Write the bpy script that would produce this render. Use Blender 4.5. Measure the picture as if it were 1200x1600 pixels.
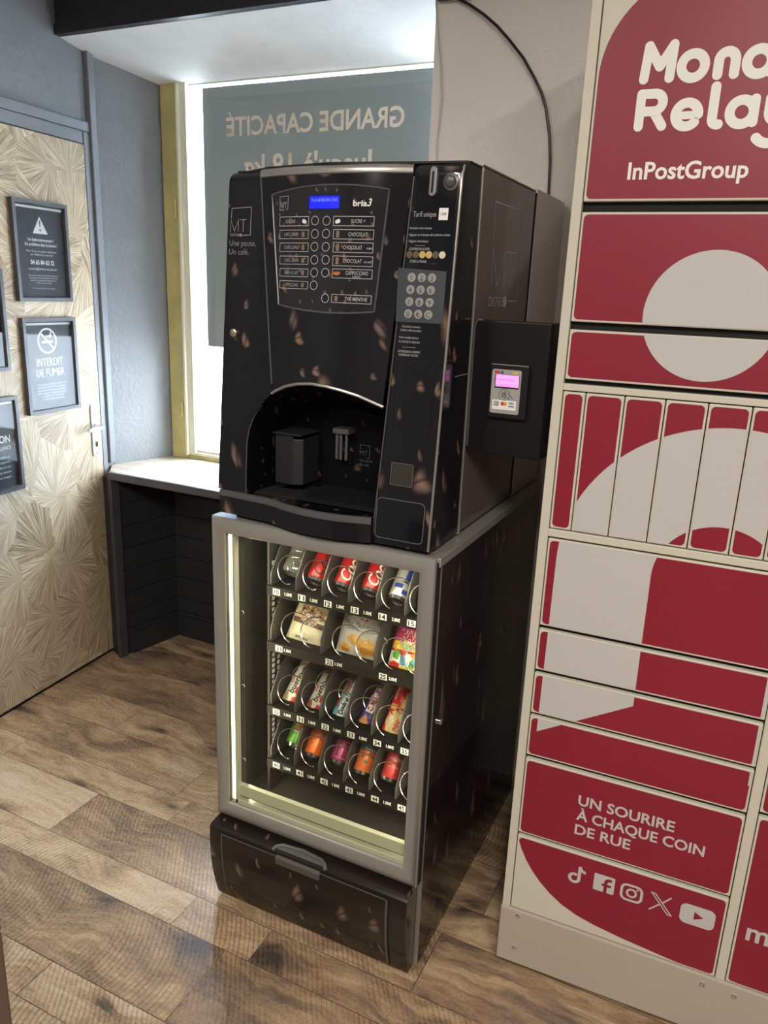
import bpy, bmesh, math, random
from mathutils import Vector, Matrix
random.seed(7)
SC = bpy.context.scene
for o in list(bpy.data.objects): bpy.data.objects.remove(o)
COL = SC.collection

# ------------------------------------------------------------------ camera
cam_d = bpy.data.cameras.new('camera'); cam = bpy.data.objects.new('camera', cam_d); COL.objects.link(cam)
F_PX, YAW, PITCH, ROLL = 1203.17, -0.4409, 0.2779, 0.0410
cam_d.sensor_fit = 'VERTICAL'; cam_d.sensor_height = 36.0; cam_d.sensor_width = 27.0
cam_d.lens = F_PX / 1600 * 36.0; cam_d.clip_start = 0.02; cam_d.clip_end = 200
_d = Vector((math.sin(YAW)*math.cos(PITCH), math.cos(YAW)*math.cos(PITCH), -math.sin(PITCH)))
_r = Vector((math.cos(YAW), -math.sin(YAW), 0)); _u = _r.cross(_d)
_r2 = _r*math.cos(ROLL) + _u*math.sin(ROLL); _u2 = -_r*math.sin(ROLL) + _u*math.cos(ROLL)
M = Matrix((_r2, _u2, -_d)).transposed().to_4x4(); M.translation = Vector((1.1635, -1.4656, 1.6732))
cam.matrix_world = M
SC.camera = cam

# ------------------------------------------------------------------ world, lights, exposure
SC.view_settings.view_transform = 'Standard'; SC.view_settings.look = 'None'
SC.view_settings.gamma = 1.0; SC.view_settings.use_curve_mapping = False
SC.view_settings.exposure = 0.0
W = bpy.data.worlds.new('sky'); SC.world = W; W.use_nodes = True
W.node_tree.nodes['Background'].inputs[0].default_value = (0.80, 0.90, 1.0, 1)
W.node_tree.nodes['Background'].inputs[1].default_value = 40.0
def area(name, loc, sx, sy, power, color, rot=(0, 0, 0), spread=None):
    l = bpy.data.lights.new(name, 'AREA'); l.shape = 'RECTANGLE'; l.size = sx; l.size_y = sy
    l.energy = power; l.color = color
    if spread: l.spread = spread
    o = bpy.data.objects.new(name, l); o.location = loc; o.rotation_euler = rot; COL.objects.link(o); return o
WARM = (1.0, 0.935, 0.84)
area('ceiling_tube_lamp', (1.48, -2.4, 2.985), 0.10, 1.2, 66, WARM)
area('ceiling_tube_lamp', (2.21, -2.4, 2.985), 0.10, 1.2, 64, WARM)
area('ceiling_tube_lamp', (-0.10, -2.3, 2.985), 0.10, 1.2, 44, WARM)  # added lamp, unseen, brightens the left side of the room
# left lamp carries the LED strip's light; the right and top ones are added
area('vending_inner_light', (0.075, 0.050, 0.70), 0.012, 0.74, 1.3, (1.0, 0.90, 0.66), (math.pi/2, 0, -math.radians(70)))
area('vending_inner_light', (0.572, 0.050, 0.70), 0.012, 0.74, 1.5, (1.0, 0.90, 0.66), (math.pi/2, 0, math.radians(65)))  # added unseen lamp, brightens the products from the right

area('vending_inner_light', (0.32, 0.052, 1.078), 0.46, 0.012, 0.85, (1.0, 0.92, 0.72), (math.radians(28), 0, 0))  # added unseen lamp, evens out the light on the products from above
# ------------------------------------------------------------------ node helpers
def inp(nd, i, v):
    s = nd.inputs[i]
    if isinstance(v, bpy.types.NodeSocket): nd.id_data.links.new(v, s)
    else:
        if s.type == 'RGBA' and len(v) == 3: v = (*v, 1)
        s.default_value = v
class NT:
    def __init__(s, name):
        s.m = bpy.data.materials.new(name); s.m.use_nodes = True; s.t = s.m.node_tree
        s.b = s.t.nodes['Principled BSDF']; s.out = s.t.nodes['Material Output']
    def n(s, t): return s.t.nodes.new(t)
    def ma(s, op, a, b=0.0, c=0.0):
        x = s.n('ShaderNodeMath'); x.operation = op; inp(x, 0, a); inp(x, 1, b); inp(x, 2, c); return x.outputs[0]
    def vm(s, op, a, b=(0, 0, 0)):
        x = s.n('ShaderNodeVectorMath'); x.operation = op; inp(x, 0, a); inp(x, 1, b); return x.outputs[0]
    def co(s, k='Object'): return s.n('ShaderNodeTexCoord').outputs[k]
    def sep(s, v):
        x = s.n('ShaderNodeSeparateXYZ'); inp(x, 0, v); return x.outputs
    def comb(s, a, b, c=0.0):
        x = s.n('ShaderNodeCombineXYZ'); inp(x, 0, a); inp(x, 1, b); inp(x, 2, c); return x.outputs[0]
    def noise(s, v, sc, det=3.0, rough=0.5, col=False):
        x = s.n('ShaderNodeTexNoise'); inp(x, 'Vector', v); inp(x, 'Scale', sc); inp(x, 'Detail', det); inp(x, 'Roughness', rough)
        return x.outputs['Color' if col else 'Fac']
    def voro(s, v, sc, rnd=1.0, dims='2D'):
        x = s.n('ShaderNodeTexVoronoi'); x.voronoi_dimensions = dims; inp(x, 'Vector', v); inp(x, 'Scale', sc); inp(x, 'Randomness', rnd); return x.outputs
    def ss(s, v, a, b, lo=0.0, hi=1.0):
        x = s.n('ShaderNodeMapRange'); x.interpolation_type = 'SMOOTHSTEP'
        inp(x, 0, v); inp(x, 1, a); inp(x, 2, b); inp(x, 3, lo); inp(x, 4, hi); return x.outputs[0]
    def mix(s, f, a, b):
        x = s.n('ShaderNodeMix'); x.data_type = 'RGBA'; inp(x, 0, f); inp(x, 6, a); inp(x, 7, b); return x.outputs[2]
    def mul(s, a, b, f=1.0):
        x = s.n('ShaderNodeMix'); x.data_type = 'RGBA'; x.blend_type = 'MULTIPLY'; inp(x, 0, f); inp(x, 6, a); inp(x, 7, b); return x.outputs[2]
    def ramp(s, f, st):
        x = s.n('ShaderNodeValToRGB'); inp(x, 0, f); e = x.color_ramp.elements
        for i, (p, c) in enumerate(st):
            k = e[i] if i < 2 else e.new(p)
            k.position = p; k.color = (*c, 1)
        return x.outputs[0]
    def white(s, v, dims='3D'):
        x = s.n('ShaderNodeTexWhiteNoise'); x.noise_dimensions = dims
        inp(x, 'W' if dims == '1D' else 'Vector', v); return x.outputs
    def bump(s, h, st, dist=0.01):
        x = s.n('ShaderNodeBump'); inp(x, 'Height', h); inp(x, 'Strength', st); inp(x, 'Distance', dist)
        inp(s.b, 'Normal', x.outputs[0])
    def set(s, **k):
        for a, v in k.items(): inp(s.b, {'color': 'Base Color', 'rough': 'Roughness', 'metal': 'Metallic', 'coat': 'Coat Weight', 'coatr': 'Coat Roughness',
            'spec': 'Specular IOR Level', 'em': 'Emission Color', 'es': 'Emission Strength', 'trans': 'Transmission Weight', 'ior': 'IOR', 'alpha': 'Alpha'}[a], v)
        return s
_mc = {}
def mat(name, color, rough=0.5, metal=0.0, coat=0.0, bump=None, var=None, em=None, spec=0.5):
    if name in _mc: return _mc[name]
    t = NT(name); t.set(rough=rough, metal=metal, coat=coat, spec=spec)
    c = color
    if var:
        f = t.noise(t.co(), var[0], 4.0, 0.6)
        c = t.mix(t.ss(f, 0.3, 0.7), tuple(x*(1-var[1]) for x in color), tuple(min(1, x*(1+var[1])) for x in color))
    t.set(color=c)
    if bump: t.bump(t.noise(t.co(), bump[0], 3.0), bump[1], bump[2] if len(bump) > 2 else 0.003)
    if em: t.set(em=color, es=em)
    _mc[name] = t.m; return t.m

def bean_wrap(name, base, density=0.5, s1=15.0, s2=34.0, streak=1.0, rough=0.12, bright=1.0):
    t = NT(name)
    x, y, z = t.sep(t.co()); nx, ny, nz = t.sep(t.n('ShaderNodeNewGeometry').outputs['Normal'])
    ax = t.ma('GREATER_THAN', t.ma('ABSOLUTE', nx), 0.7); az = t.ma('GREATER_THAN', t.ma('ABSOLUTE', nz), 0.7)
    u = t.ma('ADD', t.ma('MULTIPLY', x, t.ma('SUBTRACT', 1.0, ax)), t.ma('MULTIPLY', y, ax))
    v = t.ma('ADD', t.ma('MULTIPLY', z, t.ma('SUBTRACT', 1.0, az)), t.ma('MULTIPLY', y, az))
    col = base
    for k, (sc, dens) in enumerate(((s1, density), (s2, density*0.75))):
        wob = t.noise(t.comb(u, v, 3.0+k), 9.0, 2.0)
        p = t.comb(t.ma('ADD', t.ma('MULTIPLY', u, sc), t.ma('MULTIPLY', wob, 0.5)), t.ma('MULTIPLY', v, sc/streak), 0.0)
        vo = t.voro(p, 1.0, 0.75)
        r1, r2, r3 = t.sep(vo['Color'])
        d = t.vm('SUBTRACT', p, vo['Position']); dx, dy, _ = t.sep(d)
        a = t.ma('MULTIPLY', r1, 6.283); ca = t.ma('COSINE', a); sa = t.ma('SINE', a)
        ux = t.ma('ADD', t.ma('MULTIPLY', dx, ca), t.ma('MULTIPLY', dy, sa))
        uy = t.ma('SUBTRACT', t.ma('MULTIPLY', dy, ca), t.ma('MULTIPLY', dx, sa))
        sz = t.ma('ADD', 0.22, t.ma('MULTIPLY', r3, 0.18))
        ux = t.ma('DIVIDE', ux, sz); uy = t.ma('DIVIDE', uy, t.ma('MULTIPLY', sz, 0.62))
        dd = t.ma('SQRT', t.ma('ADD', t.ma('MULTIPLY', ux, ux), t.ma('MULTIPLY', uy, uy)))
        soft = t.ma('ADD', 0.35, t.ma('MULTIPLY', r1, 0.6))
        mk = t.ss(dd, 1.0, t.ma('SUBTRACT', 1.0, soft))
        on = t.ma('LESS_THAN', r2, dens)
        # the printed bean: pale on one side, near black on the other, dark crease
        sh = t.ss(t.ma('ADD', dx, t.ma('MULTIPLY', dy, 0.6)), 0.10, -0.16)
        cr = t.ss(t.ma('ABSOLUTE', t.ma('ADD', uy, t.ma('MULTIPLY', t.ma('SINE', t.ma('MULTIPLY', ux, 2.6)), 0.16))), 0.02, 0.22)
        tint = t.mix(r3, (0.20*bright, 0.145*bright, 0.135*bright), (0.22*bright, 0.135*bright, 0.09*bright))
        bc = t.mix(t.ma('MULTIPLY', sh, t.ma('ADD', 0.35, t.ma('MULTIPLY', cr, 0.65))), tuple(b*0.9 for b in base), tint)
        col = t.mix(t.ma('MULTIPLY', mk, on), col, bc)
    t.set(color=col, rough=rough, coat=0.12, coatr=0.05, spec=0.38)
    return t.m

M_ = {}
M_['bean'] = bean_wrap('coffee_bean_print', (0.009, 0.009, 0.012), 0.44, 8.4, 18.0, 1.3)
M_['bean_base'] = bean_wrap('brown_bean_print', (0.013, 0.010, 0.008), 0.34, 10, 22, 1.4, 0.16, 0.8)
M_['bean_side'] = bean_wrap('dark_bean_print', (0.020, 0.015, 0.014), 0.38, 9, 17, 2.2, 0.10, 0.75)
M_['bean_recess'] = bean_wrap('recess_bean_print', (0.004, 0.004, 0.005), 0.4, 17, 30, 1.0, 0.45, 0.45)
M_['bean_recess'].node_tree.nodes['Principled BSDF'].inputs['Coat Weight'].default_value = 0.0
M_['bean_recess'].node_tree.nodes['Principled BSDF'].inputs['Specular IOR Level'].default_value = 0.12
M_['black'] = mat('black_plastic', (0.010, 0.010, 0.012), 0.3)
M_['gloss_black'] = mat('gloss_black', (0.006, 0.007, 0.010), 0.1, coat=0.4)
M_['black_tex'] = mat('black_textured_metal', (0.007, 0.007, 0.008), 0.38, bump=(500, 0.15, 0.001), spec=0.3)
M_['dark'] = mat('dark_gap', (0.004, 0.004, 0.004), 0.8)
M_['silver'] = mat('painted_silver_frame', (0.31, 0.30, 0.275), 0.38, 0.35)
M_['silver_trim'] = mat('silver_trim', (0.42, 0.41, 0.38), 0.3, 0.7)
M_['grey_trim'] = mat('dark_grey_trim', (0.11, 0.11, 0.11), 0.35, 0.3)
M_['lid'] = mat('brushed_grey_lid', (0.40, 0.39, 0.36), 0.4, 0.5)
M_['steel'] = mat('steel_wire', (0.75, 0.73, 0.68), 0.25, 1.0)
M_['chrome'] = mat('chrome', (0.8, 0.8, 0.82), 0.15, 1.0)
M_['liner'] = mat('black_liner', (0.035, 0.034, 0.031), 0.42, var=(8, 0.15))
M_['tray'] = mat('black_tray', (0.006, 0.006, 0.006), 0.6, spec=0.2)
M_['divider'] = mat('grey_divider', (0.06, 0.06, 0.06), 0.35)
M_['print_white'] = mat('white_print', (0.80, 0.80, 0.78), 0.5)
M_['print_grey'] = mat('grey_print', (0.42, 0.42, 0.42), 0.5)
M_['print_silver'] = mat('silver_print', (0.50, 0.49, 0.48), 0.4)
M_['print_black'] = mat('black_print', (0.02, 0.02, 0.02), 0.5)
M_['white'] = mat('white_plastic', (0.8, 0.79, 0.76), 0.4)
M_['cream'] = mat('cream_powder_coat', (0.57, 0.54, 0.455), 0.42, bump=(350, 0.25, 0.001))
M_['cream_base'] = mat('dimmed_cream_coat', (0.42, 0.375, 0.31), 0.42, bump=(350, 0.2, 0.001))  # cream coat made darker; light falloff near the floor is in the colour
M_['red'] = mat('crimson_vinyl', (0.235, 0.008, 0.027), 0.42, var=(3, 0.04))
M_['vinyl_white'] = mat('white_vinyl', (0.50, 0.49, 0.48), 0.4, bump=(160, 0.12, 0.002))
M_['brown_side'] = mat('brown_gloss_side', (0.13, 0.098, 0.094), 0.16, coat=0.3)
M_['brown_rear'] = mat('taupe_rear_box', (0.62, 0.53, 0.51), 0.3)
M_['tube_led'] = mat('led_strip', (1.0, 0.90, 0.62), 0.5, em=7.0)
M_['gold'] = mat('gold_coin', (0.5, 0.36, 0.12), 0.4, 0.4)
M_['coin_dark'] = mat('dark_coin', (0.10, 0.07, 0.04), 0.4, 0.3)
M_['coin_pale'] = mat('pale_coin', (0.62, 0.56, 0.42), 0.4, 0.2)
M_['frame'] = mat('charcoal_frame', (0.060, 0.062, 0.070), 0.45)

def glass_mat(name, tint=(1, 1, 1), ior=1.45, rough=0.0, haze=0.0):
    t = NT(name); t.t.nodes.remove(t.b)
    tr = t.n('ShaderNodeBsdfTransparent'); inp(tr, 0, tint); gl = t.n('ShaderNodeBsdfGlossy'); inp(gl, 'Roughness', rough)
    lw = t.n('ShaderNodeLayerWeight'); inp(lw, 'Blend', 0.5); mx = t.n('ShaderNodeMixShader'); f0 = ((ior-1)/(ior+1))**2
    inp(mx, 0, t.ma('ADD', f0, t.ma('MULTIPLY', t.ma('POWER', lw.outputs['Facing'], 5.0), 1-f0))); inp(mx, 1, tr.outputs[0]); inp(mx, 2, gl.outputs[0])
    o = mx.outputs[0]
    if haze:
        df = t.n('ShaderNodeBsdfDiffuse'); inp(df, 0, (0.8, 0.8, 0.7)); m2 = t.n('ShaderNodeMixShader'); inp(m2, 0, haze)  # even pale diffuse haze mixed over the glass
        inp(m2, 1, o); inp(m2, 2, df.outputs[0]); o = m2.outputs[0]
    t.t.links.new(o, t.out.inputs[0]); return t.m
M_['glass'] = glass_mat('clear_glass')
M_['glass_vend'] = glass_mat('vending_glass', (0.95, 0.95, 0.90), 1.3, 0.0, 0.004)
M_['glass_frame'] = glass_mat('frame_glazing', (0.97, 0.97, 0.97), 1.5)
M_['glass_bottle'] = glass_mat('clear_bottle', (0.86, 0.90, 0.90), 2.2, 0.08, 0.10)  # whitish haze and boosted reflection stand in for the bottle's highlights

# ------------------------------------------------------------------ mesh builder
OFF = {}
class MB:
    def __init__(s): s.v = []; s.f = []; s.mi = []; s.cm = 0
    def add(s, vs, fs):
        b = len(s.v); s.v += [Vector(p) for p in vs]
        for f in fs: s.f.append([b+i for i in f]); s.mi.append(s.cm)
        return s
    def box(s, x0, x1, y0, y1, z0, z1):
        return s.add([(x0,y0,z0),(x1,y0,z0),(x1,y1,z0),(x0,y1,z0),(x0,y0,z1),(x1,y0,z1),(x1,y1,z1),(x0,y1,z1)],
                     [(0,3,2,1),(4,5,6,7),(0,1,5,4),(1,2,6,5),(2,3,7,6),(3,0,4,7)])
    def prism(s, poly, fn, t0, t1):
        n = len(poly); vs = [fn(a, b, t0) for a, b in poly] + [fn(a, b, t1) for a, b in poly]
        return s.add(vs, [tuple(range(n))[::-1], tuple(range(n, 2*n))] + [(i, (i+1) % n, n+(i+1) % n, n+i) for i in range(n)])
    def grid(s, nu, nv, fn):
        vs = [fn(i/nu, j/nv) for j in range(nv+1) for i in range(nu+1)]
        return s.add(vs, [(j*(nu+1)+i, j*(nu+1)+i+1, (j+1)*(nu+1)+i+1, (j+1)*(nu+1)+i) for j in range(nv) for i in range(nu)])
    def tube(s, pts, r, n=8, closed=False):
        pts = [Vector(p) for p in pts]; N = len(pts); rings = []; prev = None
        for i in range(N):
            if closed: t = pts[(i+1) % N]-pts[i-1]
            else: t = pts[min(i+1, N-1)]-pts[max(i-1, 0)]
            t.normalize()
            a = prev if prev else (Vector((0,0,1)) if abs(t.z) < .9 else Vector((1,0,0)))
            x = (a - t*a.dot(t)).normalized(); y = t.cross(x); prev = x
            rr = r[i] if isinstance(r, list) else r
            rings.append([pts[i]+x*rr*math.cos(6.28318*k/n)+y*rr*math.sin(6.28318*k/n) for k in range(n)])
        vs = [p for g in rings for p in g]; fs = []
        for i in range(N if closed else N-1):
            j = (i+1) % N
            for k in range(n): fs.append((i*n+k, i*n+(k+1) % n, j*n+(k+1) % n, j*n+k))
        if not closed: fs += [tuple(range(n))[::-1], tuple((N-1)*n+k for k in range(n))]
        return s.add(vs, fs)
    def lathe(s, prof, mtx, n=24, cap0=True, cap1=True):
        vs = [mtx @ Vector((r*math.cos(6.28318*k/n), r*math.sin(6.28318*k/n), z)) for r, z in prof for k in range(n)]
        fs = [(i*n+k, i*n+(k+1) % n, (i+1)*n+(k+1) % n, (i+1)*n+k) for i in range(len(prof)-1) for k in range(n)]
        if cap0: fs.append(tuple(range(n))[::-1])
        if cap1: fs.append(tuple((len(prof)-1)*n+k for k in range(n)))
        return s.add(vs, fs)
    def d2(s, shp, S):                       # flat shape (verts2d, faces) laid on a surface
        vs = []
        for p in shp[0]:
            q = Vector(S(p[0], p[1]))
            if len(p) > 2:
                n_ = (Vector(S(p[0]+1e-3, p[1]))-q).cross(Vector(S(p[0], p[1]+1e-3))-q)
                if n_.length > 0: q = q+n_.normalized()*p[2]
            vs.append(q)
        return s.add(vs, shp[1])
    def build(s, name, mats, parent=None, smooth=False, bevel=0.0, off=None, label=None, loc=None, rotz=0.0):
        if not isinstance(mats, (list, tuple)): mats = [mats]
        o_ = Vector(off) if off is not None else (OFF.get(parent.name, Vector()) if parent else Vector())
        me = bpy.data.meshes.new(name); me.from_pydata([p-o_ for p in s.v], [], s.f)
        for m in mats: me.materials.append(m)
        me.polygons.foreach_set('material_index', s.mi)
        bm = bmesh.new(); bm.from_mesh(me)
        bmesh.ops.remove_doubles(bm, verts=bm.verts, dist=1e-6); bmesh.ops.recalc_face_normals(bm, faces=bm.faces)
        bm.to_mesh(me); bm.free()
        if smooth:
            me.polygons.foreach_set('use_smooth', [True]*len(me.polygons)); me.set_sharp_from_angle(angle=math.radians(38))
        me.update()
        o = bpy.data.objects.new(name, me); COL.objects.link(o)
        if parent: o.parent = parent
        elif loc is not None: o.location = loc; o.rotation_euler = (0, 0, rotz)
        elif off is not None: o.location = o_
        if bevel:
            b = o.modifiers.new('bevel', 'BEVEL'); b.width = bevel; b.segments = 2; b.limit_method = 'ANGLE'; b.angle_limit = math.radians(40)
        OFF[o.name] = o_
        if label: o['label'] = label
        return o
def thing(name, label, cat, loc=(0,0,0), rotz=0.0, group=None, local=False, off=None):
    o = bpy.data.objects.new(name, None); COL.objects.link(o); o.empty_display_size = 0.05
    o.location = loc; o.rotation_euler = (0, 0, rotz); o['label'] = label; o['category'] = cat
    if group: o['group'] = group
    OFF[o.name] = Vector(off) if off is not None else (Vector() if local else Vector(loc))
    return o
def struct(o): o['kind'] = 'structure'; return o
def tag(o, label, cat, group=None):
    o['label'] = label; o['category'] = cat
    if group: o['group'] = group
    return o

# ------------------------------------------------------------------ flat shapes
def rect(u0, u1, v0, v1, nu=1, nv=1):
    return ([(u0+(u1-u0)*i/nu, v0+(v1-v0)*j/nv) for j in range(nv+1) for i in range(nu+1)],
            [(j*(nu+1)+i, j*(nu+1)+i+1, (j+1)*(nu+1)+i+1, (j+1)*(nu+1)+i) for j in range(nv) for i in range(nu)])
def rpoly(u0, u1, v0, v1, r, n=5, tl=None):
    P = []
    for (cx, cy, a, q) in ((u1-r, v0+r, -90, r), (u1-r, v1-r, 0, r), (u0+(tl or r), v1-(tl or r), 90, tl or r), (u0+r, v0+r, 180, r)):
        m = n if q == r else 24
        for k in range(m+1):
            t = math.radians(a+90*k/m); P.append((cx+q*math.cos(t), cy+q*math.sin(t)))
    return P
def poly(P): return (list(P), [tuple(range(len(P)))])
def border(u0, u1, v0, v1, w, nu=6):
    o = ([], [])
    for a in ((u0, u1, v0, v0+w), (u0, u1, v1-w, v1), (u0, u0+w, v0+w, v1-w), (u1-w, u1, v0+w, v1-w)):
        o = join(o, rect(*a, nu if a[1]-a[0] > w*1.5 else 1, 1))
    return o
def join(*S):
    V, F = [], []
    for v, f in S:
        b = len(V); V += list(v); F += [tuple(b+i for i in q) for q in f]
    return V, F
def disc(cu, cv, r, n=20, ry=None):
    ry = ry or r; return poly([(cu+r*math.cos(6.28318*k/n), cv+ry*math.sin(6.28318*k/n)) for k in range(n)])
def annulus(cu, cv, r0, r1, n=24, a0=0, a1=360):
    V = []; full = abs(a1-a0) >= 360
    for k in range(n+1):
        t = math.radians(a0+(a1-a0)*k/n); V += [(cu+r0*math.cos(t), cv+r0*math.sin(t)), (cu+r1*math.cos(t), cv+r1*math.sin(t))]
    return V, [(2*k, 2*k+1, 2*k+3, 2*k+2) for k in range(n)]
_dk = [0]
def stroke(P, w, closed=False, caps=True):
    # one strip with mitred joints and round ends; every stroke lies a hair above the last one
    _dk[0] = (_dk[0]+1) % 9; k = _dk[0]*8e-5
    Q = [Vector(P[0])]
    for p in P[1:]:
        if (Vector(p)-Q[-1]).length > 1e-7: Q.append(Vector(p))
    if (Q[0]-Q[-1]).length < 1e-7: closed = True; Q.pop()
    n = len(Q); V = []; F = []
    if w > 0.006 and not closed:            # sharp corners: separate strokes with round ends
        for i in range(1, n-1):
            if (Q[i]-Q[i-1]).normalized().dot((Q[i+1]-Q[i]).normalized()) < 0.6:
                return join(stroke(Q[:i+1], w, False, caps), stroke(Q[i:], w, False, caps))
    for i in range(n):
        a = Q[i-1] if (i or closed) else None; b = Q[(i+1) % n] if (i < n-1 or closed) else None
        d1 = (Q[i]-a).normalized() if a is not None else (b-Q[i]).normalized(); d2 = (b-Q[i]).normalized() if b is not None else d1
        n1 = Vector((-d1.y, d1.x)); n2 = Vector((-d2.y, d2.x)); m = n1+n2
        m = m.normalized() if m.length > 1e-6 else n1
        c = max(0.45, m.dot(n1)); q = m*(w/2/c)
        V += [(*(Q[i]+q), k), (*(Q[i]-q), k)]
    for i in range(n if closed else n-1):
        j = (i+1) % n; F.append((2*i, 2*j, 2*j+1, 2*i+1))
    o = (V, F)
    if caps and not closed:
        for p, d in ((Q[0], Q[0]-Q[1]), (Q[-1], Q[-1]-Q[-2])):
            a0 = math.atan2(d.y, d.x)-math.pi/2
            o = join(o, ([(p.x+w/2*math.cos(a0+math.pi*t/10), p.y+w/2*math.sin(a0+math.pi*t/10), k) for t in range(11)], [tuple(range(11))]))
    return o
def arcpts(cu, cv, r, a0, a1, n=16, ry=None):
    return [(cu+r*math.cos(math.radians(a0+(a1-a0)*k/n)), cv+(ry or r)*math.sin(math.radians(a0+(a1-a0)*k/n))) for k in range(n+1)]
def clip(sub, cl):                           # Sutherland-Hodgman, cl convex and counter-clockwise
    out = list(sub)
    for i in range(len(cl)):
        a, b = cl[i], cl[(i+1) % len(cl)]; src, out = out, []
        ins = lambda p: (b[0]-a[0])*(p[1]-a[1])-(b[1]-a[1])*(p[0]-a[0]) >= -1e-12
        for k in range(len(src)):
            p, q = src[k-1], src[k]
            if ins(p) != ins(q):
                d1 = (b[0]-a[0])*(p[1]-a[1])-(b[1]-a[1])*(p[0]-a[0]); d2 = (b[0]-a[0])*(q[1]-a[1])-(b[1]-a[1])*(q[0]-a[0])
                t = d1/(d1-d2); out.append((p[0]+t*(q[0]-p[0]), p[1]+t*(q[1]-p[1])))
            if ins(q): out.append(q)
        if not out: return []
    return out
_tc = {}
def raw_text(t, bold, shear):
    k = (t, bold, shear)
    if k not in _tc:
        c = bpy.data.curves.new('t', 'FONT'); c.body = t; c.resolution_u = 3; c.offset = bold; c.shear = shear; c.dimensions = '2D'; c.fill_mode = 'FRONT'
        o = bpy.data.objects.new('t', c); COL.objects.link(o); bpy.context.view_layer.update()
        e = o.evaluated_get(bpy.context.evaluated_depsgraph_get()); m = e.to_mesh()
        V = [(v.co.x, v.co.y) for v in m.vertices]; F = [tuple(p.vertices) for p in m.polygons]; e.to_mesh_clear()
        bpy.data.objects.remove(o); bpy.data.curves.remove(c)
        x0 = min(v[0] for v in V); x1 = max(v[0] for v in V)
        _tc[k] = ([((x-x0)/0.682, y/0.682) for x, y in V], F, (x1-x0)/0.682)
    return _tc[k]
def text(t, u, v, h, w=None, bold=0.0, shear=0.0, align='L', rot=0.0):
    V, F, L = raw_text(t, bold, shear); sx = (w/L) if w else h
    o = {'L': 0, 'C': -L*sx/2, 'R': -L*sx}[align]; ca, sa = math.cos(rot), math.sin(rot)
    return ([(u+(x*sx+o)*ca-y*h*sa, v+(x*sx+o)*sa+y*h*ca) for x, y in V], F)
def front(y, e=0.0006): return lambda u, v: (u, y-e, v)

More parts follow.
